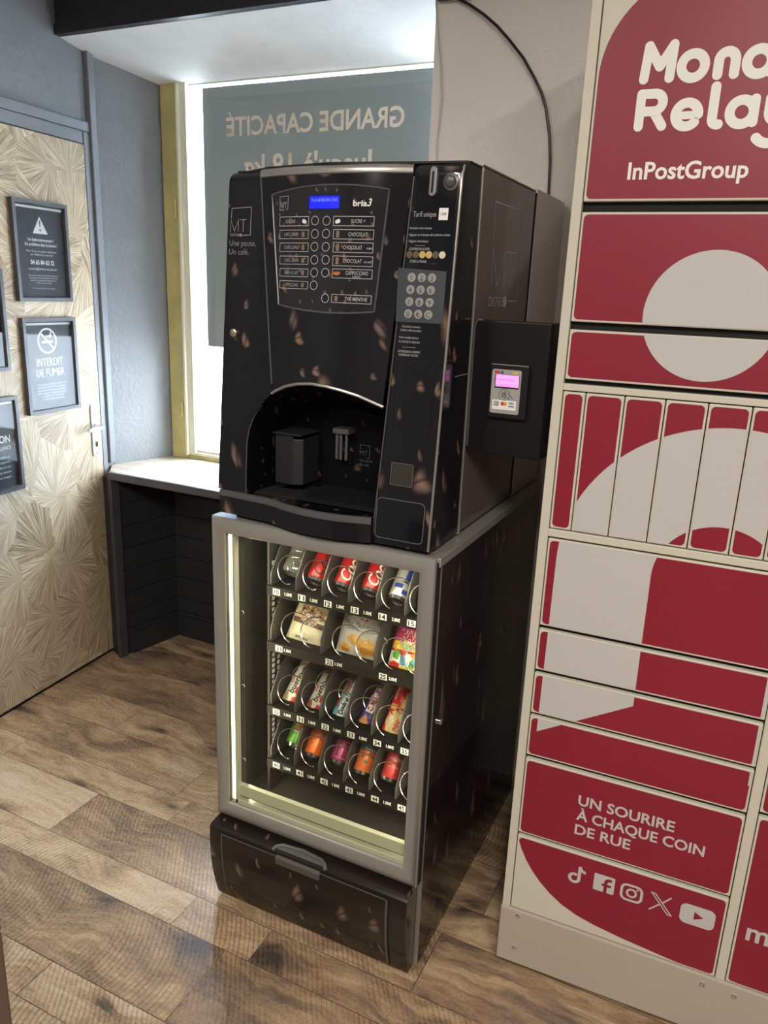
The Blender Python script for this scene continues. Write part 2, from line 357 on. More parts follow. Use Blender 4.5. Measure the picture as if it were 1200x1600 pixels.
# ================================================================== SETTING
# floor: one mesh, planks with their own seed
def floor_material():
    t = NT('old_wood_vinyl'); at = t.n('ShaderNodeAttribute'); at.attribute_name = 'seed'; sd = at.outputs['Fac']
    at2 = t.n('ShaderNodeAttribute'); at2.attribute_name = 'tone'; tone = at2.outputs['Fac']
    x, y, z = t.sep(t.co()); k = t.ma('MULTIPLY', sd, 37.0)
    p = t.comb(t.ma('ADD', x, k), t.ma('ADD', y, t.ma('MULTIPLY', sd, 11.0)), 0.0)
    px, py, _ = t.sep(p)
    warp = t.noise(p, 4.0, 4.0)
    g1 = t.noise(t.comb(t.ma('MULTIPLY', px, 1.5), t.ma('ADD', t.ma('MULTIPLY', py, 15.0), t.ma('MULTIPLY', warp, 3.0)), 0.0), 2.4, 8.0, 0.68)
    g2 = t.noise(t.comb(t.ma('MULTIPLY', px, 9.0), t.ma('MULTIPLY', py, 110.0), 1.0), 1.6, 4.0, 0.7)
    g3 = t.noise(t.comb(t.ma('MULTIPLY', px, 60.0), t.ma('MULTIPLY', py, 60.0), 3.0), 2.0, 5.0, 0.75)
    blot = t.noise(t.comb(t.ma('MULTIPLY', px, 1.5), t.ma('ADD', t.ma('MULTIPLY', py, 4.0), t.ma('MULTIPLY', warp, 1.2)), 2.0), 1.7, 6.0, 0.66)
    # circular-saw marks on some planks
    wv = t.n('ShaderNodeTexWave'); wv.bands_direction = 'X'; inp(wv, 'Vector', t.comb(t.ma('ADD', px, t.ma('MULTIPLY', t.ma('SINE', t.ma('MULTIPLY', py, 7.0)), 0.10)), t.ma('MULTIPLY', py, 0.2), 0.0)); inp(wv, 'Scale', 21.0); inp(wv, 'Distortion', 3.0); inp(wv, 'Detail', 4.0); inp(wv, 'Detail Scale', 2.5); inp(wv, 'Detail Roughness', 0.7)
    sw_on = t.ma('MULTIPLY', t.ma('GREATER_THAN', t.ma('FRACT', t.ma('MULTIPLY', sd, 7.3)), 0.50), t.ss(t.noise(p, 3.0, 3.0), 0.38, 0.55))
    saw = t.ma('MULTIPLY', t.ss(wv.outputs['Fac'], 0.05, 0.50, 1.0, 0.0), sw_on)
    vo = t.voro(t.comb(t.ma('MULTIPLY', px, 3.4), t.ma('MULTIPLY', py, 8.0), 0.0), 1.0, 1.0)
    kd = t.ma('ADD', vo['Distance'], t.ma('MULTIPLY', t.ma('SUBTRACT', g1, 0.5), 0.30))
    knot = t.ma('MULTIPLY', t.ss(kd, 0.15, 0.03), t.ma('LESS_THAN', t.sep(vo['Color'])[0], 0.36))
    halo = t.ma('MULTIPLY', t.ss(kd, 0.42, 0.08), t.ma('LESS_THAN', t.sep(vo['Color'])[0], 0.36))
    f = t.ma('ADD', t.ma('ADD', -0.22, t.ma('MULTIPLY', g1, 0.86)), t.ma('ADD', t.ma('MULTIPLY', g2, 0.26), t.ma('MULTIPLY', g3, 0.24)))
    f = t.ma('ADD', f, t.ma('MULTIPLY', t.ma('SUBTRACT', blot, 0.5), 0.95))
    f = t.ma('ADD', f, t.ma('MULTIPLY', t.ma('SUBTRACT', tone, 0.46), 0.70))
    f = t.ma('SUBTRACT', f, t.ma('MULTIPLY', halo, 0.20))
    c = t.ramp(f, [(0.10, (0.085, 0.064, 0.050)), (0.28, (0.185, 0.130, 0.090)), (0.46, (0.335, 0.225, 0.132)), (0.62, (0.49, 0.355, 0.215)), (0.85, (0.62, 0.51, 0.37))])
    c = t.mix(t.ma('MULTIPLY', t.ss(blot, 0.48, 0.34), 0.5), c, t.mul(c, (0.60, 0.62, 0.66)))
    c = t.mul(c, (0.50, 0.45, 0.42), t.ma('MULTIPLY', saw, 0.6))
    c = t.mix(t.ma('MULTIPLY', knot, 0.8), c, (0.055, 0.045, 0.042))
    t.set(color=c, rough=t.ss(g3, 0.3, 0.7, 0.24, 0.34), spec=0.55)
    t.bump(t.ma('SUBTRACT', t.ma('MULTIPLY', g1, 0.5), t.ma('MULTIPLY', saw, 0.4)), 0.12, 0.003)
    return t.m
def build_floor():
    rows = [-4.2,-3.9,-3.7,-3.4,-3.18,-2.95,-2.7,-2.5,-2.3,-2.05,-1.85,-1.62,-1.42,-1.3,-1.1,-0.90,-0.70,-0.50,-0.39,-0.158,-0.044,0.165,0.28,0.475,0.665,0.915,1.11,1.22,1.50]
    ends = {-0.044: [-1.75,-0.63,0.62,1.55,2.6], 0.165: [-1.1,-0.333,0.60,1.5,2.9], -0.158: [-1.4,-0.043,0.21,1.3,2.5], -0.39: [-1.9,-0.72,0.138,1.05,2.2], -0.50: [-1.2,-0.224,0.85,2.0],
            0.475: [-0.885,0.3,1.4,2.4], 0.28: [-1.6,-0.40,0.70,1.9], -0.70: [-1.5,0.139,1.1,2.3], 0.665: [-1.75,0.1,1.6], 0.915: [-1.0,0.2,1.5]}
    tones = {(-0.39, 0): .45, (-0.39, -0.72): .46, (-0.39, 0.138): .40, (-0.158, -0.043): .55, (-0.158, 0.21): .45, (-0.044, -1.75): .78, (-0.044, -0.63): .50, (0.165, -1.1): .62, (0.165, -0.333): .52,
             (-0.158, -1.4): .72, (0.28, -1.6): .56, (0.28, -0.40): .5, (0.475, -1.75): .36, (0.475, -0.885): .52, (0.665, -1.75): .42, (0.915, -1.0): .20, (-0.5, -0.224): .75, (-0.5, -1.2): .62, (-0.70, -1.5): .70, (-0.70, 0.139): .5}
    mb = MB(); seeds = [0.0]; tn = [0.0]
    mb.add([(-2.0,-4.2,-0.0015),(4.3,-4.2,-0.0015),(4.3,1.5,-0.0015),(-2.0,1.5,-0.0015)], [(0,1,2,3)])
    for a, b in zip(rows, rows[1:]):
        e = ends.get(a)
        if e is None:
            e = []; q = -2.0+random.random()*0.8
            while q < 4.3: e.append(q); q += random.uniform(0.75, 1.25)
        e = [-2.0]+[q for q in e if -1.99 < q < 4.29]+[4.3]
        for c, d in zip(e, e[1:]):
            g = 0.0011
            mb.add([(c+g,a+g,0),(d-g,a+g,0),(d-g,b-g,0),(c+g,b-g,0)], [(0,1,2,3)]); seeds.append(random.random())
            tn.append(tones.get((a, c), random.uniform(.38, .68)))
    o = mb.build('floor', floor_material())
    for nm, vals in (('seed', seeds), ('tone', tn)):
        at = o.data.attributes.new(nm, 'FLOAT', 'FACE'); at.data.foreach_set('value', vals)
    return struct(o)
build_floor()

M_['wall_grey'] = mat('grey_painted_plaster', (0.172, 0.182, 0.186), 0.55, bump=(55, 0.55, 0.006), var=(2.5, 0.06))
M_['grey_paint'] = mat('grey_gloss_paint', (0.165, 0.172, 0.18), 0.4, bump=(120, 0.3, 0.002))
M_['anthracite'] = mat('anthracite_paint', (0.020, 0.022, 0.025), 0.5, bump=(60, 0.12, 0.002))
M_['wall_beige'] = mat('beige_rough_plaster', (0.84, 0.80, 0.755), 0.75, bump=(60, 0.5, 0.008))
M_['soffit'] = mat('white_soffit_paint', (0.86, 0.865, 0.84), 0.6, bump=(18, 0.25, 0.006), var=(5, 0.05))
M_['beam'] = mat('black_beam_paint', (0.012, 0.010, 0.012), 0.45, bump=(40, 0.2, 0.003))
M_['win_paint'] = mat('yellowed_window_paint', (0.50, 0.43, 0.17), 0.4, bump=(70, 0.3, 0.002), var=(9, 0.12))
M_['win_cream'] = mat('cream_window_paint', (0.78, 0.76, 0.60), 0.4)
M_['room_white'] = mat('off_white_wall', (0.68, 0.66, 0.62), 0.8)
M_['room_grey'] = mat('mid_grey_wall', (0.16, 0.16, 0.165), 0.7)

P0 = Vector((-1.326, 0.333, 0)); ANG = math.atan2(0.64, -0.056)
WX = Vector((math.cos(ANG), math.sin(ANG), 0)); WY = Vector((-math.sin(ANG), math.cos(ANG), 0))
def wl(s, y, z): p = P0+WX*s+WY*y; return Vector((p.x, p.y, z))     # left wall frame: s along, y into the wall
def wl_thing(name, label, cat, s, z, group=None):
    return thing(name, label, cat, wl(s, 0, z), ANG, group, off=(s, 0, z))
def wbox(mb, s0, s1, y0, y1, z0, z1):
    mb.add([wl(s0,y0,z0),wl(s1,y0,z0),wl(s1,y1,z0),wl(s0,y1,z0),wl(s0,y0,z1),wl(s1,y0,z1),wl(s1,y1,z1),wl(s0,y1,z1)],
           [(0,3,2,1),(4,5,6,7),(0,1,5,4),(1,2,6,5),(2,3,7,6),(3,0,4,7)]); return mb
sy = lambda y: (y-0.333)/0.99617

# walls
mb = wbox(MB(), -4.6, 0.735, 0.0, 0.12, 0, 3.0); struct(mb.build('wall_left', M_['wall_grey']))
A0 = Vector((-1.390, 1.064, 0)); A1 = Vector((-1.292, 1.385, 0))
mb = MB(); mb.prism([(A0.x, A0.y), (A1.x, A1.y+0.03), (A1.x-0.2, A1.y+0.03), (A0.x-0.2, A0.y)], lambda a, b, c: (a, b, c), 0.84, 2.6)
struct(mb.build('wall_niche', M_['wall_grey']))
mb = MB().box(0.128, 4.2, 0.95, 1.40, 0, 3.0); struct(mb.build('wall_back', M_['wall_beige']))
mb = MB().box(4.1, 4.2, -4.1, 0.95, 0, 3.0); struct(mb.build('wall_right', M_['room_grey']))
mb = MB().box(-1.6, 4.2, -4.2, -4.1, 0, 3.0); struct(mb.build('wall_front', M_['room_grey']))
mb = MB().box(-1.8, 4.2, -4.2, 0.95, 3.0, 3.08); struct(mb.build('ceiling', M_['room_white']))
# wall under the window (outside face) and sloping white soffit over the niche
mb = MB().box(-1.5, 0.13, 1.30, 1.40, 0, 0.83); struct(mb.build('wall_window', M_['anthracite']))
mb = MB(); mb.prism([(0.915, 2.540), (1.42, 2.470), (1.42, 2.70), (0.915, 2.70)], lambda a, b, c: (c, a, b), -1.62, 0.1275)
struct(mb.build('trim_1', M_['soffit']))                              # soffit
mb = MB().box(-1.60, 1.2, 0.895, 0.914, 2.541, 3.0).box(-1.60, 1.2, 0.885, 0.895, 2.541, 2.575); struct(mb.build('trim_2', M_['beam']))   # black beam face
# door case mouldings on the left wall
mb = MB(); wbox(mb, sy(0.995), sy(1.026), -0.012, 0.0, 0, 2.235); struct(mb.build('trim_3', M_['grey_paint'], bevel=0.003))
mb = MB(); wbox(mb, sy(1.028), sy(1.062), -0.024, 0.0, 0.895, 2.535); struct(mb.build('trim_4', M_['grey_paint'], bevel=0.004))
mb = MB(); wbox(mb, -1.2, sy(1.026), -0.016, 0.0, 2.236, 2.272); struct(mb.build('trim_5', M_['grey_paint'], bevel=0.004))
mb = MB(); wbox(mb, -1.2, sy(0.994), -0.008, 0.0, 2.19, 2.235); struct(mb.build('trim_6', M_['grey_paint'], bevel=0.002))

# door with raffia fan covering
def raffia():
    t = NT('raffia_fan_paper'); x, y, z = t.sep(t.co()); p = t.comb(t.ma('MULTIPLY', x, 6.0), t.ma('MULTIPLY', z, 4.6), 0.0)
    wp = t.noise(p, 0.9, 2.0, 0.5, True)
    vo = t.voro(t.vm('ADD', p, t.vm('MULTIPLY', t.vm('SUBTRACT', wp, (.5, .5, .5)), (.5, .5, 0))), 1.0, 0.9)
    r1, r2, r3 = t.sep(vo['Color']); d = t.vm('SUBTRACT', p, vo['Position']); dx, dy, _ = t.sep(d)
    a = t.ma('MULTIPLY', r1, 6.283)
    dx = t.ma('ADD', dx, t.ma('MULTIPLY', t.ma('COSINE', a), 0.45)); dy = t.ma('ADD', dy, t.ma('MULTIPLY', t.ma('SINE', a), 0.55))
    an = t.ma('ARCTAN2', dy, dx); rad = t.ma('SQRT', t.ma('ADD', t.ma('MULTIPLY', dx, dx), t.ma('MULTIPLY', dy, dy)))
    st = t.noise(t.comb(t.ma('MULTIPLY', an, 16.0), t.ma('MULTIPLY', r2, 50.0), t.ma('MULTIPLY', rad, 0.8)), 1.6, 4.0, 0.75)
    f = t.ma('ADD', t.ma('MULTIPLY', t.ma('SUBTRACT', st, 0.5), 2.7), t.ma('ADD', 0.35, t.ma('MULTIPLY', r3, 0.3)))
    c = t.ramp(f, [(0.05, (0.17, 0.12, 0.066)), (0.35, (0.34, 0.255, 0.155)), (0.65, (0.50, 0.405, 0.275)), (0.95, (0.70, 0.61, 0.46))])
    t.set(color=c, rough=0.5); t.bump(st, 0.25, 0.003); return t.m
dz = wl(0, 0, 0)
door = struct(thing('door_1', 'raffia-papered door in the grey left wall', 'door', dz, ANG, off=(0, 0, 0))); del door['label']; del door['category']
MB().box(sy(0.10), sy(0.990), -0.014, -0.001, 0.016, 2.185).build('door_panel', raffia(), door, bevel=0.002)
MB().box(sy(0.10), sy(0.990), -0.006, -0.001, 0.0, 0.016).build('door_gap', M_['dark'], door)  # solid strip, its black stands for the shade in the gap
hp = MB(); hp.prism(rpoly(sy(0.926), sy(0.962), 0.945, 1.168, 0.012), lambda a, b, c: (a, c, b), -0.022, -0.013)
hpo = hp.build('handle_plate', mat('pale_metal_plate', (0.66, 0.70, 0.74), 0.28, 0.6), door, bevel=0.002, label='pale metal plate with a lever and a keyhole')
lv = MB(); s0 = sy(0.946); lv.tube([(s0, -0.02, 1.072), (s0, -0.055, 1.072), (s0-0.005, -0.062, 1.072), (s0-0.05, -0.064, 1.071), (s0-0.085, -0.062, 1.068)], [0.009, 0.009, 0.010, 0.010, 0.007], 10)
lv.lathe([(0.014, 0), (0.014, 0.012)], Matrix.Translation((s0, -0.022, 1.072)) @ Matrix.Rotation(math.pi/2, 4, 'X'), 14)
lv.build('door_lever', mat('brushed_lever', (0.75, 0.77, 0.79), 0.3, 0.5), hpo, smooth=True)
kh = MB(); kh.box(s0-0.006, s0+0.008, -0.0235, -0.021, 0.984, 1.006).build('keyhole', M_['dark'], hpo)
for z in (1.155, 0.957): MB().lathe([(0.004, 0), (0.003, 0.002)], Matrix.Translation((s0, -0.022, z)) @ Matrix.Rotation(math.pi/2, 4, 'X'), 8).build('screw', M_['grey_trim'], hpo)

# niche cladding under the sill
pan = MB()
LB0 = Vector((-1.291, 0.965, 0)); LB1 = Vector((-1.232, 1.283, 0)); ld = (LB1-LB0).normalized(); lnm = Vector((ld.y, -ld.x, 0))
zb = [0.125, 0.20, 0.305, 0.41, 0.515, 0.62, 0.725, 0.83]
def lpan(s0, s1, e0, e1, z0, z1, mb):
    pts = [LB0+ld*s0+lnm*e0, LB0+ld*s1+lnm*e0, LB0+ld*s1+lnm*e1, LB0+ld*s0+lnm*e1]
    mb.prism([(p.x, p.y) for p in pts], lambda a, b, c: (a, b, c), z0, z1)
L = (LB1-LB0).length
lpan(0, L+0.05, -0.03, -0.008, 0, 0.845, pan)
for a, b in zip([0.0]+zb, zb): lpan(0, L+0.02, -0.009, 0, a+0.0015, b-0.0015, pan)
struct(pan.build('wall_niche_left', M_['anthracite'], bevel=0.002))
pan = MB().box(LB1.x-0.02, 0.128, 1.292, 1.31, 0, 0.845)
for a, b in zip([0.0]+zb, zb): pan.box(LB1.x-0.005, 0.128, 1.283, 1.293, a+0.0015, b-0.0015)
struct(pan.build('wall_niche_back', M_['anthracite'], bevel=0.002))
bb = MB(); lpan(0.045, L+0.01, 0.0, 0.014, 0, 0.105, bb); lpan(0.045, L+0.01, 0.0, 0.008, 0.105, 0.122, bb); struct(bb.build('baseboard_left', M_['anthracite'], bevel=0.003))
bb = MB().box(LB1.x, 0.128, 1.269, 1.283, 0, 0.105).box(LB1.x, 0.128, 1.275, 1.283, 0.105, 0.122); struct(bb.build('baseboard_back', M_['anthracite'], bevel=0.003))
cp = MB(); lpan(-0.022, 0.022, -0.012, 0.012, 0, 0.845, cp); struct(cp.build('trim_7', mat('dark_grey_post', (0.045, 0.047, 0.052), 0.45), bevel=0.004))
cp = MB(); cp.prism([(-1.376, 0.984), (-1.306, 0.957), (-1.300, 1.0), (-1.376, 1.05)], lambda a, b, c: (a, b, c), 0, 0.845); struct(cp.build('trim_8', M_['anthracite']))  # grey strip; the sill's shadow is put into its dark colour

# window with sill
win = struct(thing('window_1', 'street window', 'window', (-0.55, 1.38, 0.88))); del win['label']; del win['category']
fr = MB(); fr.box(-1.300, -1.214, 1.362, 1.42, 0.880, 2.485); fr.box(-1.300, 0.128, 1.375, 1.42, 0.878, 0.898)
fr.build('window_frame', M_['win_paint'], win, bevel=0.003, label='yellowed outer frame')
fr = MB(); fr.box(-1.2135, -1.200, 1.352, 1.42, 0.898, 2.48); fr.box(-1.200, -1.168, 1.366, 1.42, 0.91, 2.48); fr.box(-1.2135, 0.128, 1.368, 1.42, 0.8985, 0.912); fr.box(-1.168, 0.128, 1.378, 1.42, 0.912, 0.925)
fr.box(-1.168, 0.128, 1.385, 1.42, 2.470, 2.49)
fr.build('window_sash', M_['win_cream'], win, bevel=0.003)
for z in (1.075, 1.95):
    q = MB().lathe([(0.008, 0), (0.008, 0.075)], Matrix.Translation((-1.232, 1.358, z)), 10); q.box(-1.262, -1.232, 1.358, 1.363, z+0.004, z+0.07); q.build('hinge', M_['win_paint'], win, smooth=True)
MB().box(-1.170, 0.128, 1.394, 1.398, 0.92, 2.478).build('window_pane', M_['glass'], win)
def sill_mat():
    t = NT('pale_wood_sill'); x, y, z = t.sep(t.co()); g = t.noise(t.comb(t.ma('MULTIPLY', x, 3.0), t.ma('MULTIPLY', y, 30.0), 0.0), 2.0, 4.0)
    t.set(color=t.ramp(g, [(0.3, (0.36, 0.30, 0.24)), (0.5, (0.50, 0.43, 0.35)), (0.7, (0.62, 0.55, 0.46))]), rough=0.32); return t.m
MB().prism([(-1.303, 0.957), (0.127, 0.957), (0.127, 1.40), (-1.31, 1.40), (-1.388, 1.075), (-1.388, 1.058)], lambda a, b, c: (a, b, c), 0.848, 0.879).build('window_sill', sill_mat(), win, bevel=0.002)
MB().box(-1.306, 0.127, 0.944, 0.957, 0.846, 0.8795).build('sill_edge', mat('dark_grey_sill_edge', (0.075, 0.075, 0.078), 0.4), win, bevel=0.003)

# vinyl poster on the window, read from the street
def poster_mat(name, col, tr):
    t = NT(name); t.t.nodes.remove(t.b); d = t.n('ShaderNodeBsdfDiffuse'); inp(d, 0, col); tl = t.n('ShaderNodeBsdfTranslucent'); inp(tl, 0, col)
    m = t.n('ShaderNodeMixShader'); inp(m, 0, tr); inp(m, 1, d.outputs[0]); inp(m, 2, tl.outputs[0])
    t.t.links.new(m.outputs[0], t.out.inputs[0]); return t.m
ps = thing('window_poster', 'grey-green poster stuck on the street window, its big lettering read backwards', 'poster', (-0.55, 1.399, 1.4))
MB().box(-1.105, -0.062, 1.3990, 1.3995, 1.406, 2.460).build('sheet', poster_mat('grey_green_vinyl', (0.27, 0.28, 0.262), 0.25), ps)
tx = MB(); S = lambda u, v: (-u, 1.3986, v)
for s_, u0, u1, v, h in (('GRANDE CAPACITÉ', 0.170, 0.985, 2.272, 0.068), ("Jusqu'à 18 kg", 0.285, 0.895, 2.110, 0.085)):
    tx.d2(text(s_, u0, v, h, u1-u0, bold=0.022), S)
tx.build('lettering', poster_mat('peach_letters', (0.93, 0.83, 0.70), 0.0), ps)

# street outside
so = struct(MB().box(-14, 12, 1.42, 14, -0.35, -0.25).build('street_ground', mat('pale_paving', (0.55, 0.57, 0.60), 0.8, var=(1.5, 0.2))))
bl = thing('building', 'pale stone building across the street seen through the window strip', 'building', (-3, 8, -0.25))
MB().box(-13, 10, 8, 9, -0.25, 7).build('facade', mat('bluish_render', (0.42, 0.52, 0.62), 0.8, var=(0.8, 0.1)), bl)
MB().box(-13, 10, 7.85, 8.0, 0.95, 1.15).build('stone_ledge', mat('cream_stone', (0.72, 0.66, 0.55), 0.8), bl)
MB().box(-13, 10, 7.9, 8.0, -0.25, 0.95).build('stone_plinth', mat('grey_stone', (0.60, 0.62, 0.63), 0.8, var=(2, 0.2)), bl)
for x in (-11, -8.6, -6.2, -3.8, -1.4, 1.0): MB().box(x, x+1.1, 7.97, 8.0, 2.0, 4.2).build('shuttered_window', mat('blue_shutters', (0.25, 0.36, 0.48), 0.5), bl)

# ================================================================== PARCEL LOCKER
LK = thing('parcel_locker', 'cream parcel locker with crimson and white doors at right', 'parcel locker', (0.784, 0.14, 0.0), math.radians(2.0), local=True)
mb = MB().box(0.004, 1.50, 0.012, 0.80, 0.03, 2.365); mb.build('body', M_['dark'], LK)
mb = MB(); mb.box(0.0, 0.0195, -0.003, 0.80, 0.192, 2.37).box(0.5015, 0.5215, -0.003, 0.05, 0.192, 2.37).box(1.0, 1.0195, -0.003, 0.05, 0.192, 2.37).box(1.485, 1.505, -0.003, 0.80, 0.192, 2.37)
for a, b in ((0.0195, 0.5015), (0.5215, 1.0), (1.0195, 1.485)):
    mb.box(a, b, -0.003, 0.05, 1.4935, 1.507).box(a, b, -0.003, 0.05, 1.1765, 1.1935).box(a, b, -0.003, 0.05, 2.245, 2.37)
mb.build('cabinet_frame', M_['cream'], LK, bevel=0.0015)
bp_ = MB().box(-0.003, 1.507, -0.006, 0.05, 0.028, 0.191).build('base_panel', M_['cream_base'], LK, bevel=0.004)
for u, v in ((0.043, 0.176), (0.042, 0.076), (0.478, 0.166), (0.546, 0.164), (0.98, 0.166), (1.06, 0.164)):
    MB().lathe([(0.006, 0.0), (0.006, 0.003), (0.003, 0.005)], Matrix.Translation((u, -0.005, v)) @ Matrix.Rotation(math.pi/2, 4, 'X'), 10).build('rivet', M_['chrome'], bp_, smooth=True)
for x in (0.06, 0.70, 1.44): MB().lathe([(0.022, 0), (0.022, 0.008), (0.012, 0.008), (0.012, 0.032)], Matrix.Translation((x, 0.10, 0)), 12).build('foot', M_['black'], LK, smooth=True)
ARCH = [(0.040, 0.700)]+arcpts(0.365, 1.1265, 0.322, 180, 0, 60)+[(0.6870, 0.70), (0.492, 0.70)]+arcpts(0.365, 1.1265, 0.1240, 0, 180, 40)+[(0.243, 0.821)]
CIRC = [(0.279+0.1205*math.cos(6.28318*k/64), 1.652+0.1205*math.sin(6.28318*k/64)) for k in range(64)]
BOTR = [(0.022, 0.42), (0.0235, 0.398), (0.033, 0.372), (0.048, 0.343), (0.066, 0.317), (0.086, 0.294), (0.113, 0.270), (0.143, 0.250), (0.180, 0.234), (0.225, 0.2225), (0.291, 0.212), (0.391, 0.201), (0.51, 0.190), (0.51, 0.42)]
def locker_door(u0, u1, v0, v1, whites=(), red_sub=None, tl=None, r=0.009, inset=0.0045):
    d = MB().box(u0, u1, -0.002, 0.012, v0, v1).build('locker_door', M_['cream'], LK, bevel=0.002)
    P = rpoly(u0+inset, u1-inset, v0+inset, v1-inset, r, tl=tl)
    s = MB(); R = clip(red_sub, P) if red_sub else P
    s.d2(poly(R), front(-0.002, 0.0004)); s.cm = 1
    Pw = rpoly(u0+0.0025, u1-0.0025, v0+0.0025, v1-0.0025, r)
    for w in whites:
        c = clip(w, Pw)
        if len(c) > 2: s.d2(poly(c), front(-0.002, 0.0008))
    s.build('vinyl', [M_['red'], M_['vinyl_white']], d)
    return d
C1 = (0.0215, 0.4995); C2 = (0.5235, 0.998); C3 = (1.0215, 1.483)
D1 = locker_door(*C1, 1.857, 2.237, tl=0.163)
locker_door(*C1, 1.6315, 1.838, [CIRC]); locker_door(*C1, 1.5165, 1.616, [CIRC])
sl = [0.0215, 0.067, 0.1445, 0.2225, 0.3015, 0.3795, 0.4425, 0.4995]
for i in range(7): locker_door(sl[i]+(0.001 if i else 0), sl[i+1]-0.001, 1.196, 1.491, [ARCH] if i else [])
for a, b in ((0.967, 1.172), (0.857, 0.957), (0.746, 0.847), (0.634, 0.737)): locker_door(*C1, a, b, [ARCH[:61]+[(0.687, 0.95), (0.244, 0.95)] if False else ARCH])
D9 = locker_door(*C1, 0.417, 0.623)
D10 = locker_door(*C1, 0.194, 0.407, red_sub=BOTR)
for a, b in ((1.857, 2.237), (1.517, 1.838), (1.196, 1.491), (0.967, 1.172), (0.645, 0.957)): locker_door(*C2, a, b)
D2b = locker_door(*C2, 0.194, 0.6335, red_sub=[(0.52, 0.2005), (0.70, 0.188), (1.01, 0.188), (1.01, 0.64), (0.52, 0.64)])
for a, b in ((1.857, 2.237), (1.517, 1.838), (1.196, 1.491), (0.645, 1.172), (0.194, 0.6335)): locker_door(*C3, a, b)
# door lettering: large rounded letters drawn as strokes
def big_logo():
    w = 0.0165; S = []
    x0 = 0.109; b = 2.0635; t = 2.117
    S.append(stroke([(x0-0.001, b), (x0+0.003, t), (x0+0.0245, 2.083), (x0+0.045, t), (x0+0.043, b)], w))
    S.append(stroke(arcpts(0.190, 2.0805, 0.0195, 0, 360, 28), w))
    S.append(stroke([(0.232, b), (0.232, 2.085)]+arcpts(0.2455, 2.086, 0.0135, 180, 0, 12)+[(0.259, b)], w))
    S.append(stroke(arcpts(0.297, 2.0805, 0.0195, 0, 360, 28), w)); S.append(stroke([(0.3165, 2.125), (0.3165, b)], w))
    S.append(stroke([(0.345, 2.107), (0.345, b)], w)); S.append(disc(0.345, 2.128, 0.010))
    S.append(stroke(arcpts(0.382, 2.0805, 0.0195, 0, 360, 28), w)); S.append(stroke([(0.4015, 2.105), (0.4015, b)], w)); S.append(stroke([(0.428, 2.13), (0.428, 2.075)]+arcpts(0.437, 2.074, 0.009, 180, 270, 6), w))
    b = 1.985; t = 2.039
    S.append(stroke([(x0-0.001, b), (x0-0.001, t)], w)); S.append(stroke([(x0, t), (0.128, t)]+arcpts(0.132, 2.0245, 0.0145, 90, -90, 12)+[(x0+0.003, 2.010)], w)); S.append(stroke([(0.132, 2.010), (0.149, b)], w))
    S.append(stroke([(0.172, 2.001), (0.2095, 2.001)], w*0.8)); S.append(stroke(arcpts(0.190, 2.002, 0.0195, 0, 318, 26), w))
    S.append(stroke([(0.2335, 2.045), (0.2335, 1.995)]+arcpts(0.243, 1.993, 0.0095, 180, 280, 8), w))
    S.append(stroke(arcpts(0.281, 2.002, 0.0195, 0, 360, 28), w)); S.append(stroke([(0.3005, 2.022), (0.3005, b)], w))
    S.append(stroke([(0.325, 2.022), (0.325, 2.000)]+arcpts(0.3405, 2.000, 0.0155, 180, 360, 12), w)); S.append(stroke([(0.356, 2.022), (0.356, 1.976)]+arcpts(0.330, 1.976, 0.026, 0, -140, 16), w))
    return join(*S)
lm = MB(); lm.d2(big_logo(), front(-0.002, 0.0009)); lm.d2(text('InPostGroup', 0.099, 1.8955, 0.0285, 0.208, bold=0.022), front(-0.002, 0.0009))
lm.build('lettering', M_['print_white'], D1)
lm = MB()
for s_, v, u1 in (('UN SOURIRE', 0.5385, 0.366), ('À CHAQUE COIN', 0.4985, 0.434), ('DE RUE', 0.4595, 0.280)):
    lm.d2(text(s_, 0.153, v, 0.0255, u1-0.153, bold=0.022), front(-0.002, 0.0009))
lm.build('lettering', M_['vinyl_white'], D9)
sm = MB(); f9 = front(-0.002, 0.0009)
sm.d2(join(stroke([(0.177, 0.372), (0.177, 0.338)]+arcpts(0.166, 0.338, 0.011, 0, -300, 22), 0.0075, caps=False), stroke(arcpts(0.191, 0.373, 0.0135, 180, 272, 8), 0.0075, caps=False)), f9)
fbP = rpoly(0.211, 0.259, 0.3235, 0.370, 0.003); sm.d2(poly(fbP), f9)
sm.d2(stroke(rpoly(0.2755, 0.3205, 0.3245, 0.3655, 0.012), 0.006, closed=True), f9); sm.d2(annulus(0.298, 0.345, 0.0075, 0.0125), f9); sm.d2(disc(0.3105, 0.3575, 0.0026), f9)
sm.d2(join(stroke([(0.341, 0.366), (0.349, 0.366), (0.389, 0.319), (0.381, 0.319)], 0.0028, closed=True), stroke([(0.3835, 0.366), (0.367, 0.346)], 0.0035), stroke([(0.341, 0.319), (0.3605, 0.3395)], 0.0035)), f9)
sm.d2(poly(rpoly(0.406, 0.480, 0.313, 0.366, 0.014)), f9)
sm.build('social_icons', M_['vinyl_white'], D10)
sm = MB(); f9b = front(-0.002, 0.0013)
sm.d2(join(stroke([(0.239, 0.3235), (0.239, 0.352)]+arcpts(0.247, 0.352, 0.008, 180, 90, 6)+[(0.252, 0.360)], 0.0075, caps=False), rect(0.230, 0.2515, 0.3405, 0.347)), f9b)
sm.d2(poly([(0.436, 0.329), (0.456, 0.3395), (0.436, 0.350)]), f9b)
sm.build('icon_cutouts', M_['red'], D10)
lm = MB(); lm.d2(text('mondialrelay.fr', 0.545, 0.322, 0.046, 0.40, bold=0.02), front(-0.002, 0.0009)); lm.build('lettering', M_['vinyl_white'], D2b)

